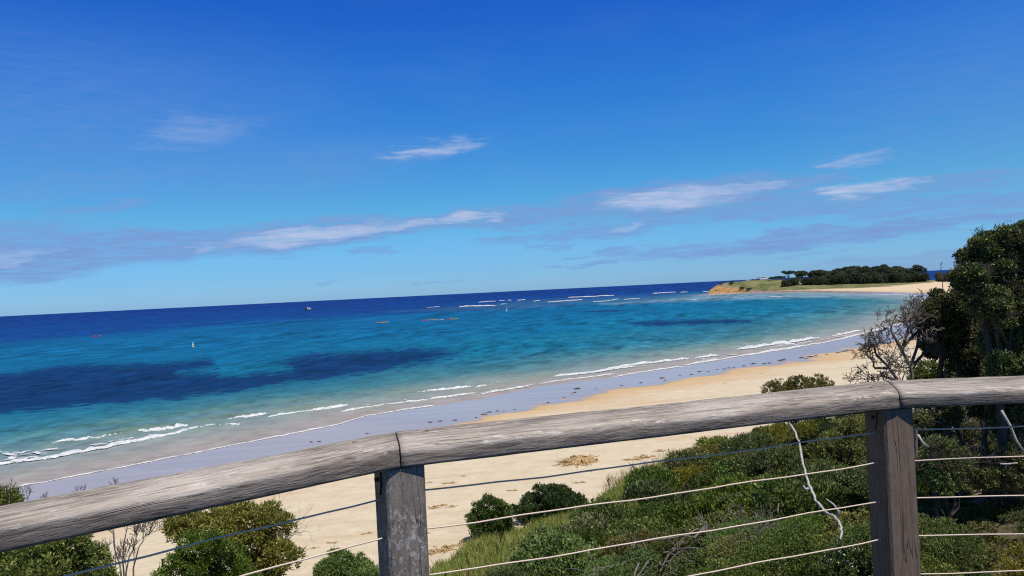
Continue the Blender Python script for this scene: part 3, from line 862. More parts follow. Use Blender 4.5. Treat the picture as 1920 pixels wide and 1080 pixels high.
def leaves(P, D, n, L, W, spread, r):
    """a tuft of n pointed leaves at every point P, fanning out round D"""
    N = len(P)
    p = np.repeat(P, n, 0) + r.normal(0, L * .35, (N * n, 3))
    d = unit(np.repeat(D, n, 0) + r.normal(0, spread, (N * n, 3)))
    s = unit(np.cross(d, r.normal(0, 1, (N * n, 3))))
    up = np.cross(s, d)
    ln = (L * r.uniform(.65, 1.25, N * n))[:, None]; w = (W * r.uniform(.75, 1.2, N * n))[:, None]
    mid = p + d * ln * .48 + up * ln * .05
    V = np.stack([p, mid + s * w * .5, p + d * ln - up * ln * .04, mid - s * w * .5], 1).reshape(-1, 3)
    return V, np.arange(N * n * 4).reshape(-1, 4)

def lobe_tufts(lobes, dens, r, inner=.55, low=-.45, rough=.22):
    """tuft places spread over lumpy lobes (cx, cy, cz, rx, ry, rz), denser outside, open in patches"""
    lobes = np.asarray(lobes, float); Ps, Ds = [], []
    for c in lobes:
        rad = c[3:]; area = 4 * np.pi * (rad.mean() ** 2)
        n = int(area * dens)
        d = unit(r.normal(0, 1, (n, 3)))
        d = d[d[:, 2] > low]
        lump = 1 + rough * fbm(d[:, 0] * 2.6 + c[0] * 3, d[:, 1] * 2.6 + d[:, 2] * 3.1 + c[1], 3)
        gap = fbm(d[:, 0] * 3.4 + c[1] * 5 + 40, d[:, 2] * 3.4 + d[:, 1] * 2.9 + c[0], 3)
        k = gap > -.30; d, lump = d[k], lump[k]
        t = 1 - (1 - inner) * r.random(len(d)) ** 2.6
        P = c[:3] + d * rad * (lump * t)[:, None]
        Ps.append(P); Ds.append(unit(d / rad * rad.mean() + np.array([0, 0, .45])))
    P = np.concatenate(Ps); D = np.concatenate(Ds)
    keep = np.ones(len(P), bool)
    for c in lobes:
        q = np.linalg.norm((P - c[:3]) / c[3:], axis=1)
        keep &= ~((q < .5) & (r.random(len(P)) < .75))
    return P[keep], D[keep]

def grow(mb, p, d, ln, rad, depth, r, bend=.35, ratio=.72, split=(2, 3), n=5, up=.12, tips=None, minr=.003):
    """a forking limb made of tapered, crooked tubes"""
    pts = [np.array(p, float)]; k = 4; dd = np.array(d, float)
    for i in range(k):
        dd = unit(dd + r.normal(0, bend * .45, 3) + np.array([0, 0, up * .5]))
        pts.append(pts[-1] + dd * ln / k)
    rr = [max(rad * (1 - .38 * i / k), minr) for i in range(k + 1)]
    mb.tube(pts, rr, n if rad > .012 else (4 if rad > .006 else 3), cap=False)
    if depth == 0:
        if tips is not None: tips.append((pts[-1], dd))
        return
    for j in range(r.integers(split[0], split[1] + 1)):
        a = pts[-1] if j < 2 else pts[r.integers(2, k)]
        nd = unit(dd + r.normal(0, bend * 1.35, 3) + np.array([0, 0, up]))
        grow(mb, a, nd, ln * ratio * r.uniform(.75, 1.15), rr[-1] * r.uniform(.66, .85), depth - 1, r, bend, ratio, split, n, up, tips, minr)

def stems_to(mb, base, lobes, r, rad, n=6, sub=True):
    """crooked stems from a base up into each lobe, with side twigs"""
    base = np.asarray(base, float)
    for c in lobes:
        c = np.asarray(c[:3], float) if len(c) == 6 else np.asarray(c)
        v = c - base; L = np.linalg.norm(v)
        pts = []; k = 7
        sidev = unit(np.cross(v, r.normal(0, 1, 3))) * L * r.uniform(.04, .12)
        for i in range(k + 1):
            t = i / k
            pts.append(base + v * t + np.array([0, 0, L * .10 * math.sin(math.pi * t)]) + sidev * math.sin(math.pi * t * 1.4) + (r.normal(0, .018 * L, 3) if 0 < i else 0))
        rr = [rad * (1 - .72 * i / k) for i in range(k + 1)]
        mb.tube(pts, rr, n, cap=False)
        if sub:
            for q in range(3):
                i = r.integers(3, k + 1)
                grow(mb, pts[i], unit(v / L + r.normal(0, .7, 3)), min(L * .14, .35), rr[i] * .6, 2, r, .45, .7, (2, 3), 5, .1)

def px_lobes(lst, y, spread=.5, r=rng, squash=.85):
    out = []
    for a, b, rad in lst:
        p = at_y(a, b, y + r.uniform(-spread, spread)); d = float(np.linalg.norm(p - EYEV))
        R_ = rad * d / F
        out.append((p[0], p[1], p[2], R_, R_ * 1.05, R_ * squash))
    return out

def fray(lobes, r, k=7, shrink=.82):
    """break smooth lobes into many uneven small clumps"""
    out = []
    for c in lobes:
        c = np.array(c, float)
        out.append(tuple(np.concatenate([c[:3], c[3:] * shrink])))
        for q in range(k):
            d = unit(r.normal(0, 1, 3)); f = r.uniform(.24, .46)
            out.append(tuple(np.concatenate([c[:3] + d * c[3:] * r.uniform(.72, 1.02), c[3:] * f * np.array([1, 1, .8])])))
    return out

def plant(name, label, cat, base, lobes, mat, bark, dens, n, L, W, spread=.6, stem_r=.05, seed=1, group=None, stem='stem', crown='foliage', extra=None, roots=None, **kw):
    r = np.random.default_rng(seed)
    base = np.asarray(base, float)
    root = thing(name, label, cat, tuple(map(float, base)), 0, group)
    lb = np.array(lobes, float); lb[:, :3] -= base
    P, D = lobe_tufts(fray(lb, r, 9, .8), dens * .7, r, **kw)
    V, Q = leaves(P, D, n, L, W, spread, r)
    link(crown, np_mesh(crown, V, Q), mat, root)
    mb = MB()
    rt = roots if roots is not None else [(0, 0, 0)]
    for k, c in enumerate(lb):
        stems_to(mb, rt[k % len(rt)], [tuple(c)], r, stem_r * r.uniform(.7, 1.1))
    if extra: extra(mb, r)
    mb.build(stem, bark, root, smooth=True)
    return root

# ---- clipped-looking dune scrub: a few shrubs modelled once and copied over the slope
def scrub_proto(seed, mat, label, Rr=1.35, H=1.5, L=.125, W=.058, dens=62, n=9):
    r = np.random.default_rng(seed)
    lobes = []
    for k in range(7):
        a = k * 2 * math.pi / 6 + r.uniform(-.4, .4); q = 0 if k == 6 else Rr * r.uniform(.42, .62)
        rad = Rr * r.uniform(.45, .6)
        lobes.append((q * math.cos(a), q * math.sin(a), H * r.uniform(.40, .62) + (.18 if k == 6 else 0), rad, rad, rad * .78))
    root = thing('dune_shrub', label, 'shrub', (0, 0, 0), 0, 'dense dune shrubs on the slope')
    P, D = lobe_tufts(lobes, dens, r, low=-.15)
    V, Q = leaves(P, D, n, L, W, .62, r)
    link('foliage', np_mesh('foliage', V, Q), mat, root)
    mb = MB(); stems_to(mb, (0, 0, -.1), lobes[:5], r, .03)
    mb.build('stem', M['bark_dark'], root, smooth=True)
    return root
LSCRUB = 'dark glossy green coastal shrub in the dense scrub behind the wires'
protos = [scrub_proto(11, M['leaf_scrub'], LSCRUB), scrub_proto(12, M['leaf_bright'], LSCRUB, 1.5, 1.3), scrub_proto(13, M['leaf_deep'], LSCRUB, 1.25, 1.7, .11, .05, 70),
          scrub_proto(14, M['leaf_scrub'], LSCRUB, 1.4, 1.5, .14, .062, 52)]
protos += [scrub_proto(15, M['leaf_olive'], LSCRUB, 1.2, 1.2, .10, .045, 75), scrub_proto(16, M['leaf_moonah'], LSCRUB, 1.45, 1.6, .15, .05, 50)]
protos += [scrub_proto(17, M['leaf_scrub'], LSCRUB, 1.1, 1.3, .058, .026, 230), scrub_proto(18, M['leaf_bright'], LSCRUB, 1.15, 1.2, .055, .025, 240)]
used = [False] * 8
def put_scrub(k, x, y, s, sz=1.0, rz=0.0, sink=.1, label=None):
    o = protos[k] if not used[k] else copy_tree(protos[k])
    used[k] = True
    o.location = (x, y, gz1(x, y) - sink); o.scale = (s, s, s * sz); o.rotation_euler = (0, 0, rz)
    if label: o['label'] = label
    return o
def in_poly(px, py, poly): return poly_sd(np.asarray(px, float), np.asarray(py, float), poly) > 0
SCRUB_POLY = [(945, 1140), (1020, 1088), (1075, 1052), (1132, 1015), (1188, 968), (1248, 915), (1325, 868), (1410, 838), (1500, 838), (1560, 838), (1600, 808), (1720, 800), (1770, 1000), (1790, 1200), (950, 1200)]
def scatter_scrub():
    r = np.random.default_rng(21); got = []
    cand = np.stack([r.uniform(-3, 42, 9000), r.uniform(13, 76, 9000)], 1)
    z = ground_z(cand[:, 0], cand[:, 1]); px, py = project(np.stack([cand[:, 0], cand[:, 1], z], 1))
    ok = in_poly(px, py, SCRUB_POLY)
    for (x, y), a in zip(cand[ok], px[ok]):
        sp = 1.6 + .010 * y
        if all((x - g[0]) ** 2 + (y - g[1]) ** 2 > sp * sp for g in got): got.append((x, y))
    for i, (x, y) in enumerate(got):
        k = int(r.choice([0, 1, 2, 3, 4, 5], p=[.29, .20, .14, .20, .05, .12]))
        if y < 27: k = int(r.choice([6, 7, 6, 7, 6, 7, 6, 4]))
        put_scrub(k, x, y, float(r.uniform(.75, 1.25)), float(r.uniform(.7, 1.35)), float(r.uniform(0, 6.28)))
    return len(got)
N_SCRUB = scatter_scrub()
print('scrub shrubs', N_SCRUB)

# ---- shrubs with a look or a place of their own
def base_under(px, y, dx=0):
    p = at_y(px, 900, y); x = float(p[0]) + dx
    return (x, y, gz1(x, y))
YEL = px_lobes([(478, 985, 40), (440, 968, 30), (405, 985, 26), (512, 985, 32), (332, 992, 24), (356, 974, 20), (462, 1028, 36), (522, 1042, 34), (505, 1070, 26)], 26, .7, np.random.default_rng(1))
def bare_right(mb, r):
    b = np.array(base_under(440, 26))
    for q in [(520, 1000), (530, 1015), (515, 985), (540, 1000)]:
        p = at_y(q[0] - 14, q[1] + 28, 26) - b
        grow(mb, p, unit(np.array([.55, 0, .75])), .75, .018, 3, r, .42, .74, (2, 3), 4, .1)
plant('coastal_wattle', 'olive yellow shrub with open twiggy branches standing before the pale sand', 'shrub', base_under(440, 26), YEL, M['leaf_olive'], M['bark_dark'], 105, 8, .14, .048, .5, .075, 31, extra=bare_right, low=-.8)
plant('coastal_shrub', 'fresh green pointed-leaf shrub in front of the olive yellow shrub', 'shrub', base_under(385, 23.5), px_lobes([(372, 1042, 42), (335, 1070, 36), (425, 1068, 40), (392, 1024, 26), (380, 1092, 50), (440, 1100, 40), (310, 1088, 20)], 23.5, .5, np.random.default_rng(2)),
      M['leaf_bright'], M['bark_dark'], 90, 9, .13, .04, .5, .06, 32)
plant('coastal_shrub', 'dark broad shrub filling the lower left corner under the rail', 'shrub', base_under(80, 19), px_lobes([(55, 1058, 56), (125, 1048, 46), (175, 1062, 30), (0, 1066, 60), (95, 1092, 60), (188, 1088, 26), (30, 1110, 70), (150, 1110, 50), (-80, 1080, 80)], 19, .6, np.random.default_rng(3)),
      M['leaf_scrub'], M['bark_dark'], 150, 9, .10, .04, .55, .06, 33)
plant('coastal_shrub', 'small green bush peeping above the rail at its far left end', 'shrub', base_under(0, 24), px_lobes([(2, 936, 22), (-22, 940, 26), (14, 948, 18), (-10, 965, 30)], 24, .3, np.random.default_rng(4)), M['leaf_bright'], M['bark_dark'], 110, 9, .10, .035, .5, .06, 34)
plant('coastal_shrub', 'rounded green bush on the sand just left of the grey post', 'shrub', base_under(650, 33), px_lobes([(640, 1056, 27), (672, 1064, 24), (613, 1072, 24), (655, 1084, 38), (690, 1080, 22), (625, 1098, 36), (680, 1100, 34)], 33, .5, np.random.default_rng(5)), M['leaf_bright'], M['bark_dark'], 130, 9, .11, .05, .55, .05, 35)
plant('coastal_shrub', 'lumpy mid green bush at the sand edge right of the grey post', 'shrub', base_under(920, 39.5), px_lobes([(918, 952, 26), (898, 970, 22), (944, 962, 20), (912, 986, 30), (938, 992, 28), (900, 1002, 20)], 39.5, .5, np.random.default_rng(6)), M['leaf_bright'], M['bark_dark'], 130, 9, .115, .055, .55, .05, 36)
plant('coastal_shrub', 'dark domed bush at the sand edge beside the long grass', 'shrub', base_under(1035, 42.5), px_lobes([(1035, 936, 36), (998, 950, 28), (1074, 942, 26), (1040, 962, 40), (1010, 972, 30), (1088, 958, 18), (975, 962, 16)], 42.5, .6, np.random.default_rng(7)), M['leaf_deep'], M['bark_dark'], 130, 9, .12, .05, .5, .05, 37)
plant('coastal_shrub', 'flat-topped yellow green bush rising above the middle of the rail', 'shrub', base_under(1490, 62), px_lobes([(1445, 733, 18), (1470, 726, 18), (1500, 724, 20), (1530, 722, 18), (1550, 720, 13), (1490, 744, 26), (1530, 742, 24), (1460, 748, 22)], 62, .8, np.random.default_rng(8)), M['leaf_olive'], M['bark_dark'], 38, 9, .15, .065, .6, .08, 38)
for lst, y, lab, sd_, mt in (([(1480, 812, 24), (1520, 806, 18), (1450, 816, 22)], 44, 'yellowish shrub crest under the rail beside the bleached branch', 41, 'leaf_olive'),
                    ([(1590, 806, 24), (1612, 796, 22), (1570, 820, 20), (1605, 824, 26)], 36, 'yellow green shrub top just left of the brown post', 42, 'leaf_olive'),
                    ([(1430, 832, 26), (1395, 838, 24), (1452, 850, 22)], 42, 'light green shrub in the scrub below the rail centre', 43, 'leaf_bright')):
    b = base_under(lst[0][0], y)
    plant('coastal_shrub', lab, 'shrub', b, px_lobes(lst, y, .4, np.random.default_rng(sd_)), M[mt], M['bark_dark'], 70, 9, .10, .042, .6, .04, sd_)
for lst, y, lab, sd_, mt in (([(1200, 1052, 30), (1236, 1070, 26), (1170, 1075, 26)], 23.5, 'bright bushy shrub at the bottom edge below the dead tangle', 44, 'leaf_bright'),
                    ([(1380, 1040, 34), (1345, 1056, 28), (1420, 1052, 26)], 22, 'olive shrub at the bottom edge right of the dead tangle', 45, 'leaf_olive')):
    plant('coastal_shrub', lab, 'shrub', base_under(lst[0][0], y), px_lobes(lst, y, .4, np.random.default_rng(sd_)), M[mt], M['bark_dark'], 150, 9, .075, .03, .6, .04, sd_)
# white flowering shrub at the foot of the brown post
fl = plant('flowering_shrub', 'green shrub speckled with white flowers at the foot of the brown post', 'shrub', base_under(1600, 18.5), px_lobes([(1600, 1050, 34), (1570, 1066, 28), (1610, 1078, 30), (1545, 1078, 26)], 18.5, .3, np.random.default_rng(9)), M['leaf_bright'], M['bark_dark'], 190, 9, .065, .026, .6, .03, 46)
def blossoms():
    r = np.random.default_rng(5); b = np.array(fl.location)
    lb = np.array(px_lobes([(1600, 1046, 34), (1575, 1062, 26), (1612, 1072, 28)], 18.3, .2, r)); lb[:, :3] -= b
    P, D = lobe_tufts(lb, 42, r, inner=.97, low=.0)
    V, Q = leaves(P, D, 6, .03, .022, .9, r)
    link('blossom', np_mesh('blossom', V, Q), M['flower'], fl)
blossoms()

# ---- the trees on the right
def tree(name, label, base_px, y, lobes, seed, mat='leaf_moonah', dens=330, n=9, L=.085, W=.042, rad=.11, roots_dx=((0, 0),), twigs=26, spread=1.0):
    r = np.random.default_rng(seed + 100)
    b = np.array(base_under(base_px, y)); b[2] -= .1
    lb0 = px_lobes(lobes, y, spread, r); lb = fray(lb0, r)
    root = thing(name, label, 'tree', tuple(map(float, b)))
    A = np.array(lb); A[:, :3] -= b
    P, D = lobe_tufts(A, dens, r, low=-.8, rough=.3)
    V, Q = leaves(P, D, n, L, W, .7, r)
    link('crown', np_mesh('crown', V, Q), M[mat], root)
    A0 = np.array(lb0); A0[:, :3] -= b
    rts = [np.array([dx, dy, 0.0]) for dx, dy in roots_dx]
    grp = [[] for _ in rts]
    for c in A0: grp[int(np.argmin([abs(c[0] - q_[0]) + r.uniform(0, .5) for q_ in rts]))].append(c)
    mb = MB()
    for q_, g in zip(rts, grp):
        if not g: g = [A0[r.integers(0, len(A0))]]
        cen = np.mean([c[:3] for c in g], 0); low = min(c[2] - c[5] for c in g)
        fk = q_ + (cen - q_) * .5; fk[2] = max(min(low + .3, cen[2]), .8)
        pts = [q_ + (fk - q_) * t_ + r.normal(0, .07, 3) * (0 < t_ < 1) + np.array([.12 * math.sin(t_ * 5 + seed), 0, 0]) for t_ in np.linspace(0, 1, 7)]
        mb.tube(pts, [rad * (1.25 - .55 * t_) for t_ in np.linspace(0, 1, 7)], 8, cap=False)
        for c in g: stems_to(mb, pts[-1] - np.array([0, 0, .05]), [tuple(c)], r, rad * .5 * r.uniform(.6, 1.0))
        for k_ in (3, 4, 5): grow(mb, pts[k_], unit(r.normal(0, 1, 3) * np.array([1, .8, .3]) + np.array([0, -.3, .4])), .5, rad * .22, 3, r, .5, .72, (2, 3), 5, .1)
    for k_ in range(twigs):
        c = A0[r.integers(0, len(A0))]; d = unit(r.normal(0, 1, 3) + np.array([-.2, -.9, -.1]))
        grow(mb, c[:3] + d * c[3:] * .6, unit(d + r.normal(0, .5, 3)), max(c[3] * .34, .16), .012, 3, r, .55, .74, (2, 3), 4, .05, minr=.0055)
    mb.build('trunk', M['bark_dark'], root, smooth=True)
    return root
tree('moonah_tree', 'tallest dark leafy tree at the right edge, crown cut by the frame', 1895, 20.5,
     [(1858, 466, 28), (1890, 448, 24), (1915, 440, 24), (1836, 488, 32), (1872, 500, 38), (1940, 468, 46), (1824, 520, 24), (1845, 530, 34), (1900, 556, 48), (1960, 550, 66), (1862, 574, 32),
      (1890, 632, 44), (1950, 640, 62), (2010, 520, 76), (1905, 700, 40), (2060, 600, 86), (1846, 448, 12)], 51, roots_dx=((0, 0), (.75, .4)), rad=.12, twigs=190)
tree('moonah_tree', 'lower leafy tree with a rounded crown between the dead shrub and the tallest tree', 1805, 25.5,
     [(1748, 584, 18), (1768, 572, 22), (1800, 572, 26), (1756, 614, 24), (1788, 620, 34), (1826, 604, 34), (1770, 655, 24), (1812, 664, 32), (1848, 640, 30), (1840, 694, 22), (1742, 600, 18), (1852, 586, 26), (1752, 640, 16), (1820, 560, 20)],
     52, L=.10, W=.05, dens=230, roots_dx=((-.4, 0), (.2, .2), (.75, -.1)), rad=.10, twigs=80)
tree('moonah_tree', 'shaded leaning tree with dark stems behind the right rail', 1850, 23,
     [(1880, 690, 30), (1850, 735, 24), (1905, 755, 36), (1800, 726, 14), (1960, 740, 54), (1930, 800, 26), (1745, 752, 20), (1785, 778, 17), (1835, 768, 20), (1885, 800, 22), (1728, 792, 14), (1955, 850, 30)], 53, L=.09, W=.044, dens=220,
     roots_dx=((0, 0), (-.7, .3), (1.0, .2)), rad=.085, twigs=110)

plant('coastal_shrub', 'dark low shrub between the dead grey shrub and the trunks of the leafy tree', 'shrub', base_under(1760, 29), px_lobes([(1742, 694, 17), (1778, 696, 22), (1722, 706, 13), (1805, 700, 20), (1760, 712, 26), (1790, 720, 26), (1735, 724, 24)], 29, .4, np.random.default_rng(14)),
      M['leaf_scrub'], M['bark_dark'], 130, 9, .10, .045, .6, .04, 47)
def bare_shrub(name, label, base, starts, seed, mat, ln, rad, depth, group=None, bend=.45, up=.15, ratio=.76, split=(2, 3), minr=.006):
    r = np.random.default_rng(seed); base = np.asarray(base, float)
    root = thing(name, label, 'dead shrub', tuple(map(float, base)), 0, group)
    mb = MB()
    for pts in starts:
        P = [np.asarray(p, float) - base for p in pts]
        k = len(P)
        if k > 1:
            mb.tube(P, [rad * (1.5 - .5 * i / (k - 1)) for i in range(k)], 6, cap=False)
            d = unit(P[-1] - P[-2])
        else: d = np.array([0, 0, 1.0])
        grow(mb, P[-1], d, ln, rad, depth, r, bend, ratio, split, 5, up, minr=minr)
        for i in range(1, k - 1):
            grow(mb, P[i], unit(d + r.normal(0, .7, 3)), ln * .85, rad * .6, max(depth - 1, 1), r, bend, ratio, split, 5, up, minr=minr)
    mb.build('branches', M[mat], root, smooth=True)
    return root
Y3 = 25.0
b3 = base_under(1712, Y3)
q = lambda a, b, y=Y3: at_y(a, b, y)
bare_shrub('dead_shrub', 'leafless grey wind-bent shrub leaning over the rail beside the leafy trees', b3,
           [[b3, q(1718, 760), q(1708, 690), q(1690, 655), q(1700, 628)], [b3, q(1700, 740, 24.8), q(1668, 690, 24.7), q(1650, 672, 24.6)], [q(1706, 690), q(1720, 650, 25.3), q(1724, 615, 25.5)],
            [q(1715, 760), q(1690, 716, 24.6), q(1655, 705, 24.4)], [q(1690, 655), q(1676, 630, 24.8)], [q(1700, 628), q(1712, 600, 25.2)], [q(1720, 650), q(1738, 630, 25.4)], [q(1690, 655), q(1702, 640, 25.2), q(1722, 620, 25.6)],
            [q(1668, 690), q(1645, 690, 24.5)], [q(1708, 690), q(1730, 665, 25.4)], [q(1700, 740), q(1676, 720, 24.6)]], 61, 'bark_grey', .46, .040, 5, bend=.6, up=.06, ratio=.80, split=(2, 4), minr=.008)
b4 = base_under(1775, 27)
bare_shrub('dead_shrub', 'bare grey twigs standing clear above the lower leafy tree', b4, [[b4, q(1772, 640, 27), q(1770, 560, 27), q(1768, 540, 27)], [q(1770, 560, 27), q(1782, 535, 27)]], 62, 'bark_grey', .36, .016, 3, bend=.45)
b5 = base_under(235, 25)
bare_shrub('dead_shrub', 'leafless grey shrub beside the dark corner shrub, before the sand', b5,
           [[b5, q(236, 1075, 25), q(242, 1045, 25)], [b5, q(225, 1060, 25), q(215, 1030, 25)], [b5, q(250, 1065, 25), q(258, 1035, 25)], [b5, q(230, 1050, 25), q(232, 1020, 25)]], 63, 'bark_grey', .50, .020, 4, bend=.36, up=.22, split=(3, 4), minr=.0075)
tops = [(18, 905), (52, 918), (88, 925), (150, 912), (212, 900)]
for i, (a, b) in enumerate(tops):
    bb = base_under(a, 23.5)
    bare_shrub('dead_shrub', 'thin purple-grey bare twigs poking above the left end of the rail', bb, [[bb, q(a, b + 70, 23.5), q(a, b + 28, 23.5)]], 70 + i, 'bark_grey', .22, .010, 3, 'bare twigs above the left rail', bend=.42, up=.2, split=(3, 4), minr=.0045)
# grey dead tangle in the scrub and a brown dead bush
b6 = ground_hit([1230], [1040])[0]
g6 = lambda a, b, f=.77: EYEV + (ground_hit([a], [b])[0] - EYEV) * f
bare_shrub('dead_shrub', 'sprawling grey dead branches lying tangled over the green scrub', b6,
           [[b6, g6(1255, 1035), g6(1265, 1030), g6(1300, 1028)], [b6, g6(1180, 1022), g6(1205, 1015), g6(1265, 1008)], [b6, g6(1240, 1060), g6(1260, 1032)], [g6(1318, 1000), g6(1322, 985), g6(1310, 992)],
            [b6, g6(1225, 1040), g6(1210, 1060)], [b6, g6(1180, 1050), g6(1165, 1060)], [b6, g6(1205, 1040), g6(1190, 1075)], [g6(1300, 1010), g6(1310, 1000), g6(1322, 985)]], 81, 'bark_grey', .75, .030, 3, bend=.42, up=-.05, minr=.009)
b7 = ground_hit([1430], [1070])[0]
bare_shrub('dead_shrub', 'brown dead twiggy bush in the scrub left of the bleached branch', b7,
           [[b7, g6(1436, 1040), g6(1442, 1010)], [b7, g6(1420, 1030), g6(1400, 985), g6(1372, 962)], [b7, g6(1450, 1030), g6(1458, 1005)], [g6(1458, 960), g6(1462, 930), g6(1452, 905)]], 82, 'bark_grey', .55, .018, 4, bend=.5, up=.1)

def bleached_branch():
    pts = [(1480, 793, 7), (1492, 812, 7), (1501, 840, 7), (1507, 872, 7.5), (1514, 900, 8.5), (1518, 915, 9.5), (1530, 938, 9), (1542, 956, 8.5), (1556, 964, 9), (1566, 968, 9.5), (1574, 982, 9), (1579, 998, 8.5), (1577, 1011, 6)]
    f = np.linspace(.80, .84, len(pts))
    ys = np.linspace(24.5, 15.5, len(pts))
    P = np.array([at_y(a, b, y) for (a, b, w), y in zip(pts, ys)])
    base = P[-1].copy()
    root = thing('fallen_branch', 'bleached white dead branch lying down across the green scrub', 'branch', tuple(map(float, base)))
    mb = MB()
    kink = np.random.default_rng(6)
    f2 = np.linspace(0, len(P) - 1, 37); P = np.stack([np.interp(f2, np.arange(len(P)), P[:, k_]) for k_ in range(3)], 1) + kink.normal(0, .016, (37, 3)); P[-1] = base
    pts = [(0, 0, float(np.interp(v_, np.arange(len(pts)), [p_[2] for p_ in pts])) * kink.uniform(.8, 1.2)) for v_ in f2]
    rad = [w * .245 * np.linalg.norm(p - EYEV) / F for (a, b, w), p in zip(pts, P)]
    mb.tube(P - base, rad, 7)
    mb.build('branch', M['bark_white'], root, smooth=True)
    mb = MB()
    k = [at_y(a, b, 16.6) - base for a, b in ((1571, 968), (1572, 958), (1563, 946), (1549, 935))]
    mb.tube(k, [.030, .027, .022, .010], 6); mb.build('twig', M['bark_white'], root, smooth=True)
    mb = MB()
    k = [at_y(a, b, 19.5) - base for a, b in ((1516, 916), (1510, 917), (1506, 910))]
    mb.tube(k, [.035, .03, .015], 6); mb.build('twig', M['bark_white'], root, smooth=True)
bleached_branch()
# shrubs and bleached sticks in the dappled shade under the right-hand trees
r9 = np.random.default_rng(90)
for i, (a, b, s) in enumerate([(1745, 880, 1.0), (1770, 930, .9), (1800, 905, 1.0), (1845, 890, .8), (1760, 985, .9), (1790, 1045, .8), (1940, 900, 1.0), (1735, 1060, .8), (1815, 1085, .5), (1845, 972, .6), (1880, 962, .65), (1915, 952, .6), (1815, 960, .6), (1790, 968, .6),
                               (1760, 830, 1.2), (1700, 820, 1.1), (1830, 830, 1.1), (1900, 850, 1.1), (1740, 790, 1.2), (1690, 900, 1.0), (1960, 1000, .8)]):
    h = ground_hit([a], [b + 14])[0]
    put_scrub(int(r9.choice([6, 7, 6])), float(h[0]), float(h[1]), s * .85, .9, float(r9.uniform(0, 6)), label='dark green low shrub in the dappled shade under the right trees')['group'] = 'low shrubs under the right trees'
for i, (seq, w, lab) in enumerate([([(1878, 770), (1895, 800), (1905, 825), (1922, 850)], 4.5, 'pale crooked dead limb hanging at the right frame edge'),
                                   ([(1721, 815), (1730, 830), (1741, 838)], 4, 'short bleached stick right beside the brown post'),
                                   ([(1876, 870), (1890, 870), (1908, 868)], 3.5, 'short pale stick low under the right trees')]):
    P = np.array([at_y(a, b, 16.5) for a, b in seq]); base = P[0].copy()
    root = thing('dead_stick', lab, 'branch', tuple(map(float, base)))
    mb = MB(); mb.tube(P - base, [w * .5 * 18 / F * (1 - .4 * k / len(seq)) for k in range(len(seq))], 6)
    mb.build('branch', M['bark_white'], root, smooth=True)

plant('coastal_shrub', 'yellow green sunlit bush between pale bare patches at the lower right corner', 'shrub', base_under(1850, 16.5), px_lobes([(1845, 1000, 22), (1870, 1020, 18), (1822, 1022, 18), (1856, 1040, 24)], 16.5, .3, np.random.default_rng(15)),
      M['leaf_olive'], M['bark_dark'], 190, 9, .06, .026, .6, .025, 48)
plant('coastal_shrub', 'small yellow green bush cut by the right frame edge at the bottom', 'shrub', base_under(1910, 15), px_lobes([(1905, 1052, 20), (1925, 1036, 20), (1888, 1070, 18), (1915, 1078, 24)], 15, .3, np.random.default_rng(16)),
      M['leaf_olive'], M['bark_dark'], 200, 9, .055, .024, .6, .025, 49)
for lst, y, lab, sd_ in (([(1760, 852, 30), (1735, 880, 24), (1800, 868, 32), (1775, 900, 34), (1830, 890, 24)], 20, 'dark twiggy understory bush just right of the brown post', 91),
                         ([(1860, 868, 30), (1905, 878, 34), (1880, 905, 28), (1935, 860, 34), (1845, 900, 20)], 20.5, 'dark shaded understory bush at the right edge below the second wire', 92),
                         ([(1750, 800, 22), (1790, 812, 26), (1835, 806, 26), (1880, 818, 30), (1930, 806, 34), (1728, 824, 18)], 27, 'dense dark thicket behind the tree trunks under the right rail', 93)):
    def twigs_(mb, r, lst=lst, y=y):
        b_ = np.array(base_under(lst[0][0], y))
        for a_, c_, _ in lst:
            for k_ in range(4): grow(mb, at_y(a_ + r.uniform(-20, 20), c_ + r.uniform(-8, 14), y - .45) - b_, unit(np.array([r.normal(0, .7), -.1, r.uniform(.2, 1)])), .35, .013, 3, r, .5, .74, (2, 3), 4, .1, minr=.005)
    plant('coastal_shrub', lab, 'shrub', base_under(lst[0][0], y), px_lobes(lst, y, .5, np.random.default_rng(sd_)), M['leaf_moonah'], M['bark_dark'], 190, 9, .07, .032, .65, .04, sd_, extra=twigs_)
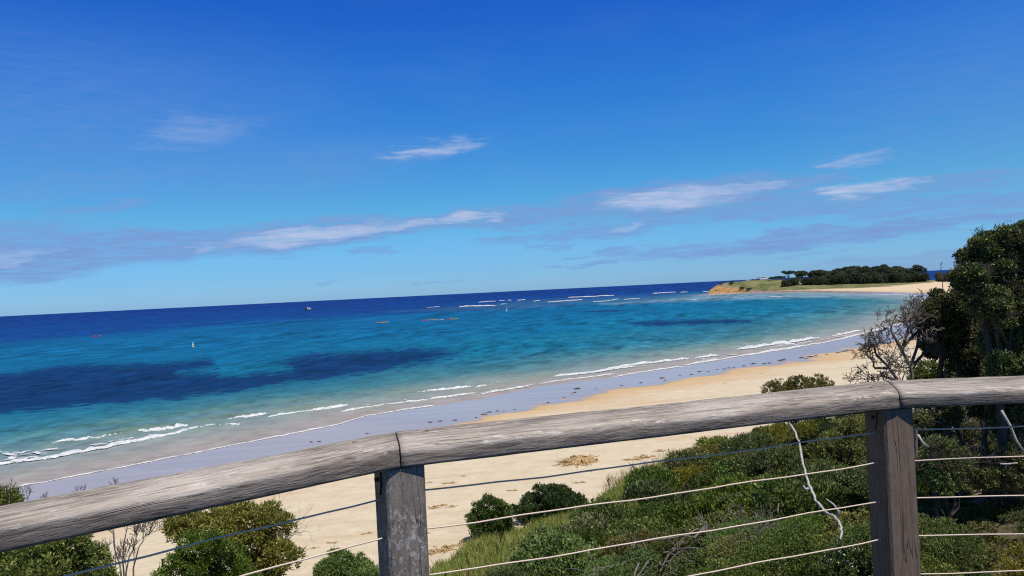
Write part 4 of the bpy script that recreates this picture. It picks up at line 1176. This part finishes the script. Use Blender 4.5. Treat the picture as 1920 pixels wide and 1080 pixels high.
# ---- long grass at the foot of the slope
def build_grass():
    r = np.random.default_rng(77)
    def field(name, poly, count, hgt, width, mat, label, lean=.35):
        cand = np.stack([r.uniform(-9, 24, count * 9), r.uniform(22, 66, count * 9)], 1)
        z = ground_z(cand[:, 0], cand[:, 1]); px, py = project(np.stack([cand[:, 0], cand[:, 1], z], 1))
        sdv = poly_sd(px, py, poly); n = fbm(cand[:, 0] / 1.8, cand[:, 1] / 1.8, 3)
        ok = (sdv + n * 14 > 4) & (n > -.5)
        P = np.stack([cand[:, 0], cand[:, 1], z], 1)[ok][:count]
        h = hgt * (.65 + .5 * r.random(len(P))) * (1 + .5 * fbm(P[:, 0] / 1.2, P[:, 1] / 1.2, 2))
        d = unit(r.normal(0, lean, (len(P), 3)) * np.array([1, 1, 0]) + np.array([.12, .05, 1.0]))
        s = unit(np.cross(d, r.normal(0, 1, (len(P), 3)))); w = width * r.uniform(.7, 1.3, len(P))[:, None]
        mid = P + d * (h * .55)[:, None]; tipp = P + d * h[:, None] + unit(r.normal(0, 1, (len(P), 3))) * (h * .28)[:, None] * np.array([1, 1, .2])
        V = np.stack([P - s * w * .5, P + s * w * .5, mid + s * w * .35, tipp, mid - s * w * .35], 1).reshape(-1, 3)
        Q = np.arange(len(P) * 5).reshape(-1, 5)
        tag(link(name, np_mesh(name, V, Q), M[mat]), label, 'grass', kind='stuff')
    field('long_grass', [(790, 1095), (815, 1062), (850, 1045), (885, 1020), (905, 1008), (950, 1005), (1000, 985), (1080, 968), (1120, 945), (1165, 905), (1215, 880), (1275, 862), (1300, 880), (1240, 985), (1170, 1040), (1100, 1080), (1000, 1120)],
          52000, .62, .028, 'grass', 'long yellow green grass sloping down from the scrub to the sand')
    field('dry_grass', [(1118, 925), (1140, 898), (1200, 880), (1262, 852), (1270, 862), (1200, 905), (1130, 940)], 5000, .75, .022, 'grass_dry', 'dry straw coloured grass heads along the edge of the sand', .3)
    field('dry_grass', [(862, 1030), (885, 1005), (905, 1002), (890, 1030), (840, 1052), (818, 1058)], 1500, .5, .022, 'grass_dry', 'dry brown grass at the sand edge by the grey post', .4)
build_grass()

# ------------------------------------------------------------------ headland: trees, vehicles, people
def far_protos():
    out = {}
    for kind, seed in (('cypress', 201), ('cypress', 202), ('round', 203), ('round', 204), ('lone', 205)):
        r = np.random.default_rng(seed)
        root = thing('cypress_tree' if kind != 'round' else 'coastal_tree', 'x', 'tree')
        lobes = []
        if kind == 'round':
            for k in range(11):
                a = r.uniform(0, 6.28); qd = r.uniform(.1, .62)
                lobes.append((qd * math.cos(a), qd * math.sin(a), r.uniform(.22, .72) - qd * .16, .34, .34, .27))
            trunk_h = .4
        elif kind == 'cypress':
            for k in range(12):
                a = r.uniform(0, 6.28); qd = r.uniform(.1, .72)
                lobes.append((qd * math.cos(a), qd * math.sin(a), r.uniform(.62, .92), r.uniform(.24, .40), r.uniform(.24, .40), r.uniform(.08, .13)))
            for k in range(5):
                a = r.uniform(0, 6.28); lobes.append((.35 * math.cos(a), .35 * math.sin(a), r.uniform(.42, .6), .3, .3, .14))
            trunk_h = .75
        else:
            for k in range(9):
                a = r.uniform(0, 6.28); qd = r.uniform(.1, .7)
                lobes.append((qd * math.cos(a), qd * math.sin(a), r.uniform(.66, .92), .30, .30, .10))
            trunk_h = .75
        P, D = lobe_tufts(lobes, 330 if kind == 'round' else 420, r, inner=.7, low=-.8)
        V, Q = leaves(P, D, 3, .085, .06, .8, r)
        link('crown', np_mesh('crown', V, Q), M['leaf_far'], root)
        mb = MB(); stems_to(mb, (0, 0, -.05), lobes[::2], r, .035, 5, False)
        mb.tube([(0, 0, -.06), (.01, 0, trunk_h * .5), (0, .01, trunk_h)], [.05, .04, .025], 6)
        mb.build('trunk', M['bark_dark'], root)
        out.setdefault(kind, []).append(root)
    return out
FARP = far_protos(); FUSED = set()
def far_tree(kind, px, base_y, top_y, hw, label, group=None, back=0.0, tiltseed=0):
    h = ground_hit([px], [base_y])[0]
    if back:
        v = h[:2] / np.linalg.norm(h[:2]); h[:2] += v * back; h[2] = gz1(h[0], h[1])
    dist = float(np.linalg.norm(h - EYEV))
    topz = at_y(px, top_y, h[1])[2]
    H = max(topz - h[2], 2.0); Wd = hw * dist / F
    k = tiltseed % len(FARP[kind]); src = FARP[kind][k]
    o = src if (kind, k) not in FUSED else copy_tree(src)
    FUSED.add((kind, k))
    o.location = tuple(map(float, h)); o.scale = (Wd, Wd, H / .97); o.rotation_euler = (0, 0, tiltseed * 1.7)
    tag(o, label, 'tree', group)
    if not group and 'group' in o: del o['group']
GC = 'flat-topped cypresses behind the headland beach'; LC = 'dark flat-topped cypress rising from the clump behind the headland beach'
GR = 'rounded trees along the headland beach'; LR = 'dark rounded tree in the clump along the top of the headland beach'
far_tree('lone', 1478, 522, 508.5, 12, 'lone umbrella-shaped cypress standing apart from the clump beside the parked vehicles')
i = 0
for px, by, ty, hw in ((1503, 527, 509, 14), (1532, 528, 508, 22), (1556, 528, 510, 16), (1577, 529, 505.5, 20), (1604, 529, 501.5, 24), (1622, 529, 501.5, 14), (1642, 528, 502, 18), (1662, 528, 498.5, 18), (1686, 527, 501.5, 16), (1716, 526, 499.5, 19)):
    far_tree('cypress', px, by, ty, hw, LC, GC, 45, i); i += 1
for px, by, ty, hw in ((1480, 535.5, 521, 15), (1492, 534, 520, 12), (1515, 534, 519, 15), (1532, 533.5, 517, 14), (1549, 533, 514, 17), (1568, 533, 514, 15), (1588, 532.5, 511, 18), (1607, 532, 509, 20), (1624, 532, 509, 17),
                       (1642, 531.5, 511, 17), (1657, 531, 511, 17), (1675, 530.5, 510, 18), (1694, 530, 509, 17), (1713, 529, 508.5, 17), (1733, 528, 510, 15)):
    far_tree('round', px, by, ty, hw, LR, GR, 0, i); i += 1
far_tree('round', 1766, 528, 510.5, 17, 'rounded dark tree right of the gap where the sea shows beyond the headland', None, 0, 31)
far_tree('round', 1790, 528, 509, 18, 'dark tree at the far end of the headland half behind the near branches', None, 0, 32)

M['car_white'] = plain('white_paint', (.78, .78, .78), .3, 0, .5, .03, 3)
M['car_blue'] = plain('blue_paint', (.05, .10, .28), .3, 0, .5, .05, 3)
M['car_dark'] = plain('dark_paint', (.04, .045, .055), .3, 0, .5, .05, 3)
M['glass'] = plain('window_glass', (.02, .025, .03), .1, 0, .6, .02, 3)
M['tyre'] = plain('tyre_rubber', (.02, .02, .02), .8, 0, .2, .05, 10)
M['pole_wood'] = plain('pole_timber', (.08, .06, .045), .8, 0, .2, .2, 4)
def wheel_set(root, xs, half, r_):
    for x in xs:
        for sgn in (-1, 1):
            mb = MB(); n = 14
            ring = [(x + r_ * math.cos(2 * math.pi * k / n), r_ + r_ * math.sin(2 * math.pi * k / n)) for k in range(n)]
            mb.prism(ring, sgn * half - .12, sgn * half + .12); mb.build('wheel', M['tyre'], root)
def car(label, mat, loc, rz):
    root = thing('parked_car', label, 'car', loc, rz, 'vehicles parked on the headland')
    mb = MB(); prof = [(-2.25, .35), (2.25, .35), (2.3, .7), (2.1, .92), (1.05, 1.0), (.45, 1.45), (-1.2, 1.5), (-1.9, 1.05), (-2.3, .95)]
    mb.prism(prof[:5] + [(-1.95, 1.02), (-2.3, .95)], -.88, .88)
    mb.prism([(1.0, 1.0), (.42, 1.44), (-1.2, 1.49), (-1.85, 1.03)], -.74, .74)
    mb.build('body', mat, root)
    mb = MB(); mb.prism([(.82, 1.04), (.36, 1.38), (-1.1, 1.42), (-1.6, 1.06)], -.752, .752); mb.build('window', M['glass'], root)
    wheel_set(root, (-1.4, 1.4), .78, .33)
def bus(label, loc, rz):
    root = thing('camper_van', label, 'van', loc, rz, 'vehicles parked on the headland'); root.scale = (1.1, 1.1, 1.25)
    mb = MB(); mb.prism([(-3.9, .5), (3.7, .5), (3.95, 1.1), (3.8, 1.5), (3.3, 2.6), (3.2, 3.15), (-3.8, 3.25), (-3.95, 3.1)], -1.15, 1.15); mb.build('body', M['car_white'], root)
    mb = MB(); mb.prism([(-3.4, 1.75), (2.6, 1.75), (2.6, 2.45), (-3.4, 2.45)], -1.158, 1.158); mb.build('window', M['glass'], root)
    mb = MB(); mb.prism([(3.62, 1.65), (3.92, 1.55), (3.45, 2.6), (3.2, 2.55)], -1.0, 1.0); mb.build('windscreen', M['glass'], root)
    wheel_set(root, (-2.4, 2.5), 1.0, .45)
def plateau(px, py=0):
    """the highest-looking spot of the turf in the direction of px: the rim where the vehicles stand"""
    d = ray(px, 528.0); a = math.atan2(d[0], d[1]); r_ = np.linspace(820, 1100, 281)
    x, y = r_ * math.sin(a), r_ * math.cos(a); z = ground_z(x, y)
    k = max(int(np.argmin(project(np.stack([x, y, z], 1))[1])) - 4, 0); return (float(x[k]), float(y[k]), float(z[k]))
car('white parked car at the seaward end of the row on the headland', M['car_white'], plateau(1402, 529.5), R(-4))
car('blue parked car between the white car and the camper van on the headland', M['car_blue'], plateau(1413, 528.5), R(8))
car('dark parked car close to the front of the camper van on the headland', M['car_dark'], plateau(1421, 527.8), R(-10))
bus('tall white camper van parked on the grassy headland', plateau(1431, 527.5), R(4))
p = plateau(1420.5, 546); ptop = at_y(1420.5, 520, p[1])[2]
root = thing('timber_pole', 'dark upright timber pole on the grassy headland slope below the vehicles', 'pole', p)
mb = MB(); mb.tube([(0, 0, -.2), (0, 0, ptop - p[2])], [.28, .2], 8); mb.build('shaft', M['pole_wood'], root)
mb = MB(); mb.box((0, 0, ptop - p[2] - .7), (1.6, .16, .16)); mb.build('crossbar', M['pole_wood'], root)
# low bushes on the rim of the headland
for k, (a, b, s_) in enumerate(((1448, 523.5, 3.0), (1458, 523, 3.4), (1467, 522.5, 3.0), (1372, 530.5, 2.2), (1352, 533, 2.0), (1391, 541, 2.2), (1404, 543, 2.4))):
    h = ground_hit([a], [b + 1.5])[0]; o = copy_tree(protos[2])
    o.location = tuple(map(float, h)); o.scale = (s_, s_, s_ * .8)
    tag(o, 'low dark bush on the turf of the distant headland', 'shrub', 'bushes on the headland')

M['skin'] = plain('skin', (.42, .24, .16), .6, 0, .3, .05, 20)
M['cloth_dark'] = plain('dark_cloth', (.02, .022, .03), .8, 0, .2, .1, 20)
M['cloth_red'] = plain('red_cloth', (.42, .03, .03), .8, 0, .2, .1, 20)
M['cloth_blue'] = plain('blue_cloth', (.05, .12, .35), .8, 0, .2, .1, 20)
def skin_mesh(name, joints, edges, radii):
    me = bpy.data.meshes.new(name); me.from_pydata(joints, edges, [])
    o = bpy.data.objects.new(name, me); COL.objects.link(o)
    o.modifiers.new('skin', 'SKIN'); sv = me.skin_vertices[0].data
    for k, r_ in enumerate(radii):
        sv[k].radius = (r_ if hasattr(r_, '__len__') else (r_, r_)); sv[k].use_root = (k == 0)
    sub = o.modifiers.new('sub', 'SUBSURF'); sub.levels = 1; sub.render_levels = 1
    dg = bpy.context.evaluated_depsgraph_get(); dg.update()
    out = bpy.data.meshes.new_from_object(o.evaluated_get(dg)); out.name = name
    bpy.data.objects.remove(o); return out
def body(pose):
    if pose == 'stand':
        J = [(0, 0, .95), (0, 0, 1.2), (0, 0, 1.42), (0, 0, 1.52), (0, .02, 1.62), (0, .02, 1.74), (.19, 0, 1.40), (.25, .02, 1.12), (.24, .1, .86), (-.19, 0, 1.40), (-.26, -.02, 1.12), (-.25, .06, .86),
             (.10, 0, .9), (.11, .04, .5), (.11, .0, .07), (.11, .14, .03), (-.10, 0, .9), (-.12, -.06, .5), (-.12, -.12, .07), (-.12, .02, .03)]
        rr = [(.15, .11), (.14, .10), (.16, .10), .055, .095, .08, .06, .045, .035, .06, .045, .035, .085, .06, .045, .035, .085, .06, .045, .035]
    else:
        J = [(0, 0, .12), (0, -.05, .4), (0, -.03, .62), (0, -.01, .72), (0, .02, .82), (0, .02, .94), (.19, -.02, .60), (.27, .12, .40), (.24, .36, .42), (-.19, -.02, .60), (-.27, .14, .42), (-.24, .36, .48),
             (.11, .08, .12), (.15, .46, .28), (.14, .80, .10), (.14, .86, .18), (-.11, .08, .12), (-.15, .46, .28), (-.14, .80, .10), (-.14, .86, .18)]
        rr = [(.16, .12), (.14, .11), (.16, .10), .055, .095, .08, .06, .045, .035, .06, .045, .035, .085, .065, .045, .035, .085, .065, .045, .035]
    E = [(0, 1), (1, 2), (2, 3), (3, 4), (4, 5), (2, 6), (6, 7), (7, 8), (2, 9), (9, 10), (10, 11), (0, 12), (12, 13), (13, 14), (14, 15), (0, 16), (16, 17), (17, 18), (18, 19)]
    return skin_mesh('body', J, E, rr)
B_SIT = body('sit'); B_STAND = body('stand')
def torso_shell(pose):
    z0 = .95 if pose == 'stand' else .14
    mb = MB(); mb.lathe([(.19, z0 - .08), (.20, z0 + .1), (.19, z0 + .26), (.215, z0 + .40), (.19, z0 + .50), (.09, z0 + .54)], 12)
    mb.v = [(x, y * .68 - (.02 if pose == 'sit' else 0), z) for x, y, z in mb.v]
    return mb.mesh('vest', True)
V_SIT = torso_shell('sit'); V_STAND = torso_shell('stand')
def person(label, loc, rz, pose, mat_top, group=None):
    root = thing('person', label, 'person', loc, rz, group)
    link('body', (B_SIT if pose == 'sit' else B_STAND), M['skin'], root)
    v = (V_SIT if pose == 'sit' else V_STAND).copy(); v.materials.clear(); link('vest', v, mat_top, root)
    zt = .86 if pose == 'sit' else 1.66
    mb = MB(); mb.lathe([(.102, zt - .02), (.108, zt + .05), (.09, zt + .12), (.04, zt + .155)], 12, (0, .01, 0)); mb.build('hair', M['tyre'], root, True)
    return root
for a, b, lab, mt in ((1596, 542.5, 'tiny person in dark clothes standing on the headland beach by the water', 'cloth_dark'), (1602, 537.5, 'tiny person in a red top standing higher on the headland beach below the turf', 'cloth_red')):
    h = ground_hit([a], [b])[0]; person(lab, tuple(map(float, h)), 1.0, 'stand', M[mt])

# ------------------------------------------------------------------ on the water
M['kayak_yellow'] = plain('yellow_plastic', (.80, .52, .03), .35, 0, .5, .05, 3)
M['kayak_orange'] = plain('orange_plastic', (.85, .30, .03), .35, 0, .5, .05, 3)
M['kayak_red'] = plain('red_plastic', (.62, .04, .05), .35, 0, .5, .05, 3)
M['kayak_pink'] = plain('pink_plastic', (.75, .14, .30), .35, 0, .5, .05, 3)
M['kayak_pale'] = plain('pale_plastic', (.62, .60, .66), .35, 0, .5, .05, 3)
M['buoy_white'] = plain('white_buoy', (.82, .80, .66), .45, 0, .5, .05, 3)
M['buoy_yellow'] = plain('yellow_buoy', (.80, .55, .05), .45, 0, .5, .05, 3)
def hull_mesh(L, B, D, name='hull', sheer=.12, n=24, m=9):
    V = []; F_ = []
    for i in range(n + 1):
        s = i / n * 2 - 1; w = B * .5 * max(1 - abs(s) ** 2.4, .02); rise = sheer * abs(s) ** 3
        for j in range(m):
            a = math.pi * j / (m - 1)
            V.append((s * L / 2, -w * math.cos(a), D * .55 + rise - D * math.sin(a) * (1 - .35 * abs(s) ** 3)))
        for j in range(1, m - 1):
            a = math.pi * (1 - j / (m - 1)); V.append((s * L / 2, -w * math.cos(a), D * .55 + rise + .07 * math.sin(a)))
    k = 2 * m - 2
    for i in range(n):
        for j in range(k):
            F_.append((i * k + j, (i + 1) * k + j, (i + 1) * k + (j + 1) % k, i * k + (j + 1) % k))
    F_.append(tuple(range(k))); F_.append(tuple(n * k + j for j in range(k))[::-1])
    mb = MB(); mb.add(V, F_); return mb.mesh(name, True)
HULL = hull_mesh(4.6, .85, .34)
def kayak(px, py, label, mat, rz, seats, mats, plabels, L=1.0, group='kayaks in the bay'):
    p = at_z(px, py, 0.0); loc = (float(p[0]), float(p[1]), .02)
    root = thing('kayak', label, 'kayak', loc, rz, group); root.scale = (L, 1, 1)
    h = HULL.copy(); h.materials.clear(); link('hull', h, mat, root)
    mb = MB()
    for sx in seats:
        n = 16; ring = [(sx + .42 * math.cos(2 * math.pi * q_ / n), .27 * math.sin(2 * math.pi * q_ / n), .255) for q_ in range(n)]
        mb.tube(ring + [ring[0]], .03, 5); mb.box((sx - .32, 0, .38), (.06, .42, .3))
    mb.build('seat', M['tyre'], root)
    for sx, mt, pl in zip(seats, mats, plabels):
        q_ = Vector((sx * L, 0, .17)); q_.rotate(Matrix.Rotation(rz, 3, 'Z'))
        person(pl, (loc[0] + q_.x, loc[1] + q_.y, loc[2] + q_.z), rz - math.pi / 2, 'sit', M[mt], 'paddlers in the bay')
        pr = thing('paddle', 'paddle held across the lap: ' + pl[:60] if False else 'double-bladed paddle held by the ' + pl.replace('person ', 'person ', 1), 'paddle', (loc[0] + q_.x, loc[1] + q_.y, loc[2] + q_.z), rz - math.pi / 2, 'paddles in the bay')
        mb = MB(); a, b = np.array([-.95, .40, .22]), np.array([.95, .38, .72]); mb.tube([a, b], .018, 5); mb.build('shaft', M['tyre'], pr)
        for e, d in ((a, -1), (b, 1)):
            mb = MB(); mb.tube([e, e + np.array([d * .2, 0, d * .05]), e + np.array([d * .42, 0, d * .11])], [.03, .09, .05], 6); mb.build('blade', mat, pr)
kayak(181, 631, 'red double kayak far left on the blue water', M['kayak_red'], R(6), (-1.05, .75), ('cloth_red', 'cloth_dark'), ('person in red in the stern of the red double kayak', 'person in dark clothes in the bow of the red kayak'), 1.2)
kayak(712, 605, 'orange kayak at the left of the close pair nearest the beach', M['kayak_orange'], R(3), (0,), ('cloth_dark',), ('person paddling the left orange kayak of the close pair',))
kayak(722, 604.8, 'yellow kayak at the right of the close pair nearest the beach', M['kayak_yellow'], R(-5), (0,), ('cloth_red',), ('person in red paddling the yellow kayak of the close pair',), .95)
kayak(797, 601, 'pink kayak leading the loose row in mid bay', M['kayak_pink'], R(2), (0,), ('cloth_dark',), ('person in dark clothes paddling the pink kayak',))
kayak(811, 600.3, 'yellow kayak just right of the pink kayak', M['kayak_yellow'], R(-3), (0,), ('cloth_blue',), ('person in blue paddling the yellow kayak beside the pink one',))
kayak(825, 600.3, 'pale kayak in the middle of the loose row', M['kayak_pale'], R(4), (0,), ('cloth_red',), ('person in red paddling the pale kayak in mid row',))
kayak(842, 599, 'red kayak second from the right end of the loose row', M['kayak_red'], R(8), (0,), ('cloth_blue',), ('person in blue paddling the red kayak in the row',), .85)
kayak(851.5, 598.7, 'yellow kayak at the right end of the loose row', M['kayak_yellow'], R(-4), (.3,), ('cloth_dark',), ('person in dark clothes sitting tall in the last yellow kayak',))
def buoy(px, py, s, label):
    p = at_z(px, py, 0.0); root = thing('buoy', label, 'buoy', (float(p[0]), float(p[1]), 0)); root.scale = (s, s, s)
    mb = MB(); mb.lathe([(.30, -.25), (.50, -.1), (.52, .25), (.40, .42)], 16); mb.build('float', M['buoy_yellow'], root, True)
    mb = MB(); mb.lathe([(.40, .40), (.26, .9), (.17, 1.45), (.12, 1.75), (.20, 1.8), (.17, 2.05), (.02, 2.12)], 16); mb.build('cone', M['buoy_white'], root, True)
buoy(362, 650.5, .88, 'pale yellow conical marker buoy left of the bay')
buoy(950, 583.5, 1.15, 'small white conical marker buoy before the reef foam')
def tour_boat(px, py):
    p = at_z(px, py, 0.0); root = thing('motor_boat', 'dark-hulled motor boat with a white cabin near the horizon', 'boat', (float(p[0]), float(p[1]), 0), R(4))
    h = hull_mesh(13.5, 3.8, 1.7, 'hull', .8); h.materials.append(M['car_dark']); o = link('hull', h, None, root); o.location = (0, 0, .5)
    mb = MB(); mb.prism([(-1.5, 1.2), (5.2, 1.4), (4.4, 2.4), (3.2, 2.6), (2.3, 4.1), (-1.4, 4.2)], -1.45, 1.45); mb.build('cabin', M['car_white'], root)
    mb = MB(); mb.prism([(-.8, 2.75), (2.75, 2.75), (2.2, 3.65), (-.8, 3.65)], -1.46, 1.46); mb.build('window', M['glass'], root)
    mb = MB(); mb.prism([(-5.6, 1.2), (-1.6, 1.2), (-1.6, 3.9), (-5.4, 3.7)], -1.4, 1.4); mb.build('canopy', M['car_dark'], root)
    mb = MB(); mb.tube([(-.5, 0, 4.1), (-.6, 0, 6.2)], .06, 6); mb.build('mast', M['car_white'], root)
tour_boat(578, 581.5)

# ------------------------------------------------------------------ weed and litter on the sand
M['weed_dark'] = plain('wet_seaweed', (.035, .026, .02), .5, 0, .5, .3, 6)
M['weed_tan'] = plain('dried_seaweed', (.40, .27, .13), .85, 0, .2, .35, 9)
def clump_mesh(seed, name='strands', strands=26, hgt=.22, tube=.022):
    r = np.random.default_rng(seed); mb = MB()
    for k in range(strands):
        a = r.uniform(0, 6.28); q_ = r.uniform(0, .7); p0 = np.array([q_ * math.cos(a), q_ * math.sin(a) * .6, 0]); d = unit(r.normal(0, 1, 3) * np.array([1, .7, .1]))
        pts = [p0 + d * t_ * r.uniform(.5, .8) + np.array([0, 0, hgt * (1 - q_) * math.sin(math.pi * (.15 + .85 * t_)) + .01]) + r.normal(0, .03, 3) for t_ in np.linspace(0, 1, 5)]
        mb.tube([np.array([p[0], p[1], max(p[2], .0)]) for p in pts], [tube * .6, tube, tube * 1.1, tube, tube * .4], 5)
    return mb.mesh(name)
CL = [clump_mesh(301 + k, 'fronds', 30, .3, .055) for k in range(3)]
r4 = np.random.default_rng(44)
spots = [(584, 829, 1), (599, 828, 1), (688, 813, .9), (807, 792, 1.3), (826, 790, 1.2), (853, 788, 1.3), (893, 783, .8), (907, 777, 1.4), (917, 773, 1.4), (933, 771, 1.1), (912, 778, .8), (965, 768, .8), (1028, 755, 1), (1058, 746, 1), (1082, 729, 2.0), (1078, 736, 1.2),
         (1072, 739, .8), (1165, 723, 1), (1202, 718, 1.1), (1242, 709, 1.6), (1247, 713, 1), (1297, 702, 1.2), (1312, 697, 1.3), (1328, 697, 1), (1358, 692, 1.2), (1367, 690, 1.2), (1376, 689, 1), (1395, 686, 1.2), (1413, 682, 1.7), (1433, 682, 1.5), (1443, 681, 1.4), (1465, 676, 2.0), (1470, 674, 1.6),
         (1503, 671, 1.7), (1513, 672, 1.2), (1520, 669, 1.9), (1530, 667, 1.4), (1572, 662, 1.8), (1583, 659, 2.0), (1590, 657, 1.6), (1598, 657, 1.8), (1615, 654, 1.5), (1020, 758, .7), (945, 771, .7), (1118, 728, .8), (1275, 704, .9), (1345, 693, .9), (1550, 665, 1.2)]
for k, (a, b, s_) in enumerate(spots):
    h = ground_hit([a], [b])[0]; o = bpy.data.objects.new('seaweed_clump', CL[k % 3]); COL.objects.link(o)
    if not CL[k % 3].materials: CL[k % 3].materials.append(M['weed_dark'])
    o.location = tuple(map(float, h)); sc_ = .20 * s_ * (.8 + .004 * float(h[1])); o.scale = (sc_ * 1.25, sc_, sc_ * .8); o.rotation_euler = (0, 0, float(r4.uniform(-.5, .5)))
    tag(o, 'small dark clump of seaweed washed up on the wet sand', 'seaweed', 'seaweed clumps on the wet sand')
def dried_pile():
    h = ground_hit([1088], [866])[0]; root = thing('dried_seaweed', 'tan heap of dried seaweed alone on the pale sand below the rail', 'seaweed', tuple(map(float, h)))
    link('heap', clump_mesh(330, 'heap', 150, .5, .07), M['weed_tan'], root).scale = (1.15, 1.3, .75)
    sp = clump_mesh(331, 'scatter', 60, .05, .03); link('scatter', sp, M['weed_tan'], root).scale = (2.1, 2.6, .6)
dried_pile()
CT = [clump_mesh(340 + k, 'strands', 22, .12, .03) for k in range(2)]
for k, (a, b, s_) in enumerate([(1212, 858, 1.6), (1190, 862, 1.2), (1240, 846, 1.0), (845, 906, .9), (870, 893, .6), (805, 905, .6), (815, 953, 1.0), (828, 948, .8), (850, 950, .7), (963, 920, .7), (800, 1000, .7), (1105, 884, .6), (838, 1032, 1.5), (862, 1022, 1.2), (812, 1038, 1.2), (690, 1000, .6), (560, 1045, .5),
                                (625, 1018, .6), (590, 1028, .5), (1090, 905, .8), (740, 930, .4), (1430, 700, .7), (1360, 720, .6)]):
    h = ground_hit([a], [b])[0]; o = bpy.data.objects.new('dried_weed', CT[k % 2]); COL.objects.link(o)
    if not CT[k % 2].materials: CT[k % 2].materials.append(M['weed_tan'])
    o.location = tuple(map(float, h)); s_ *= .62; o.scale = (s_ * 1.2, s_ * .8, s_ * .7); o.rotation_euler = (0, 0, float(r4.uniform(-.6, .6)))
    tag(o, 'small scrap of dry brown seaweed on the pale sand', 'seaweed', 'scraps of dry weed on the sand')
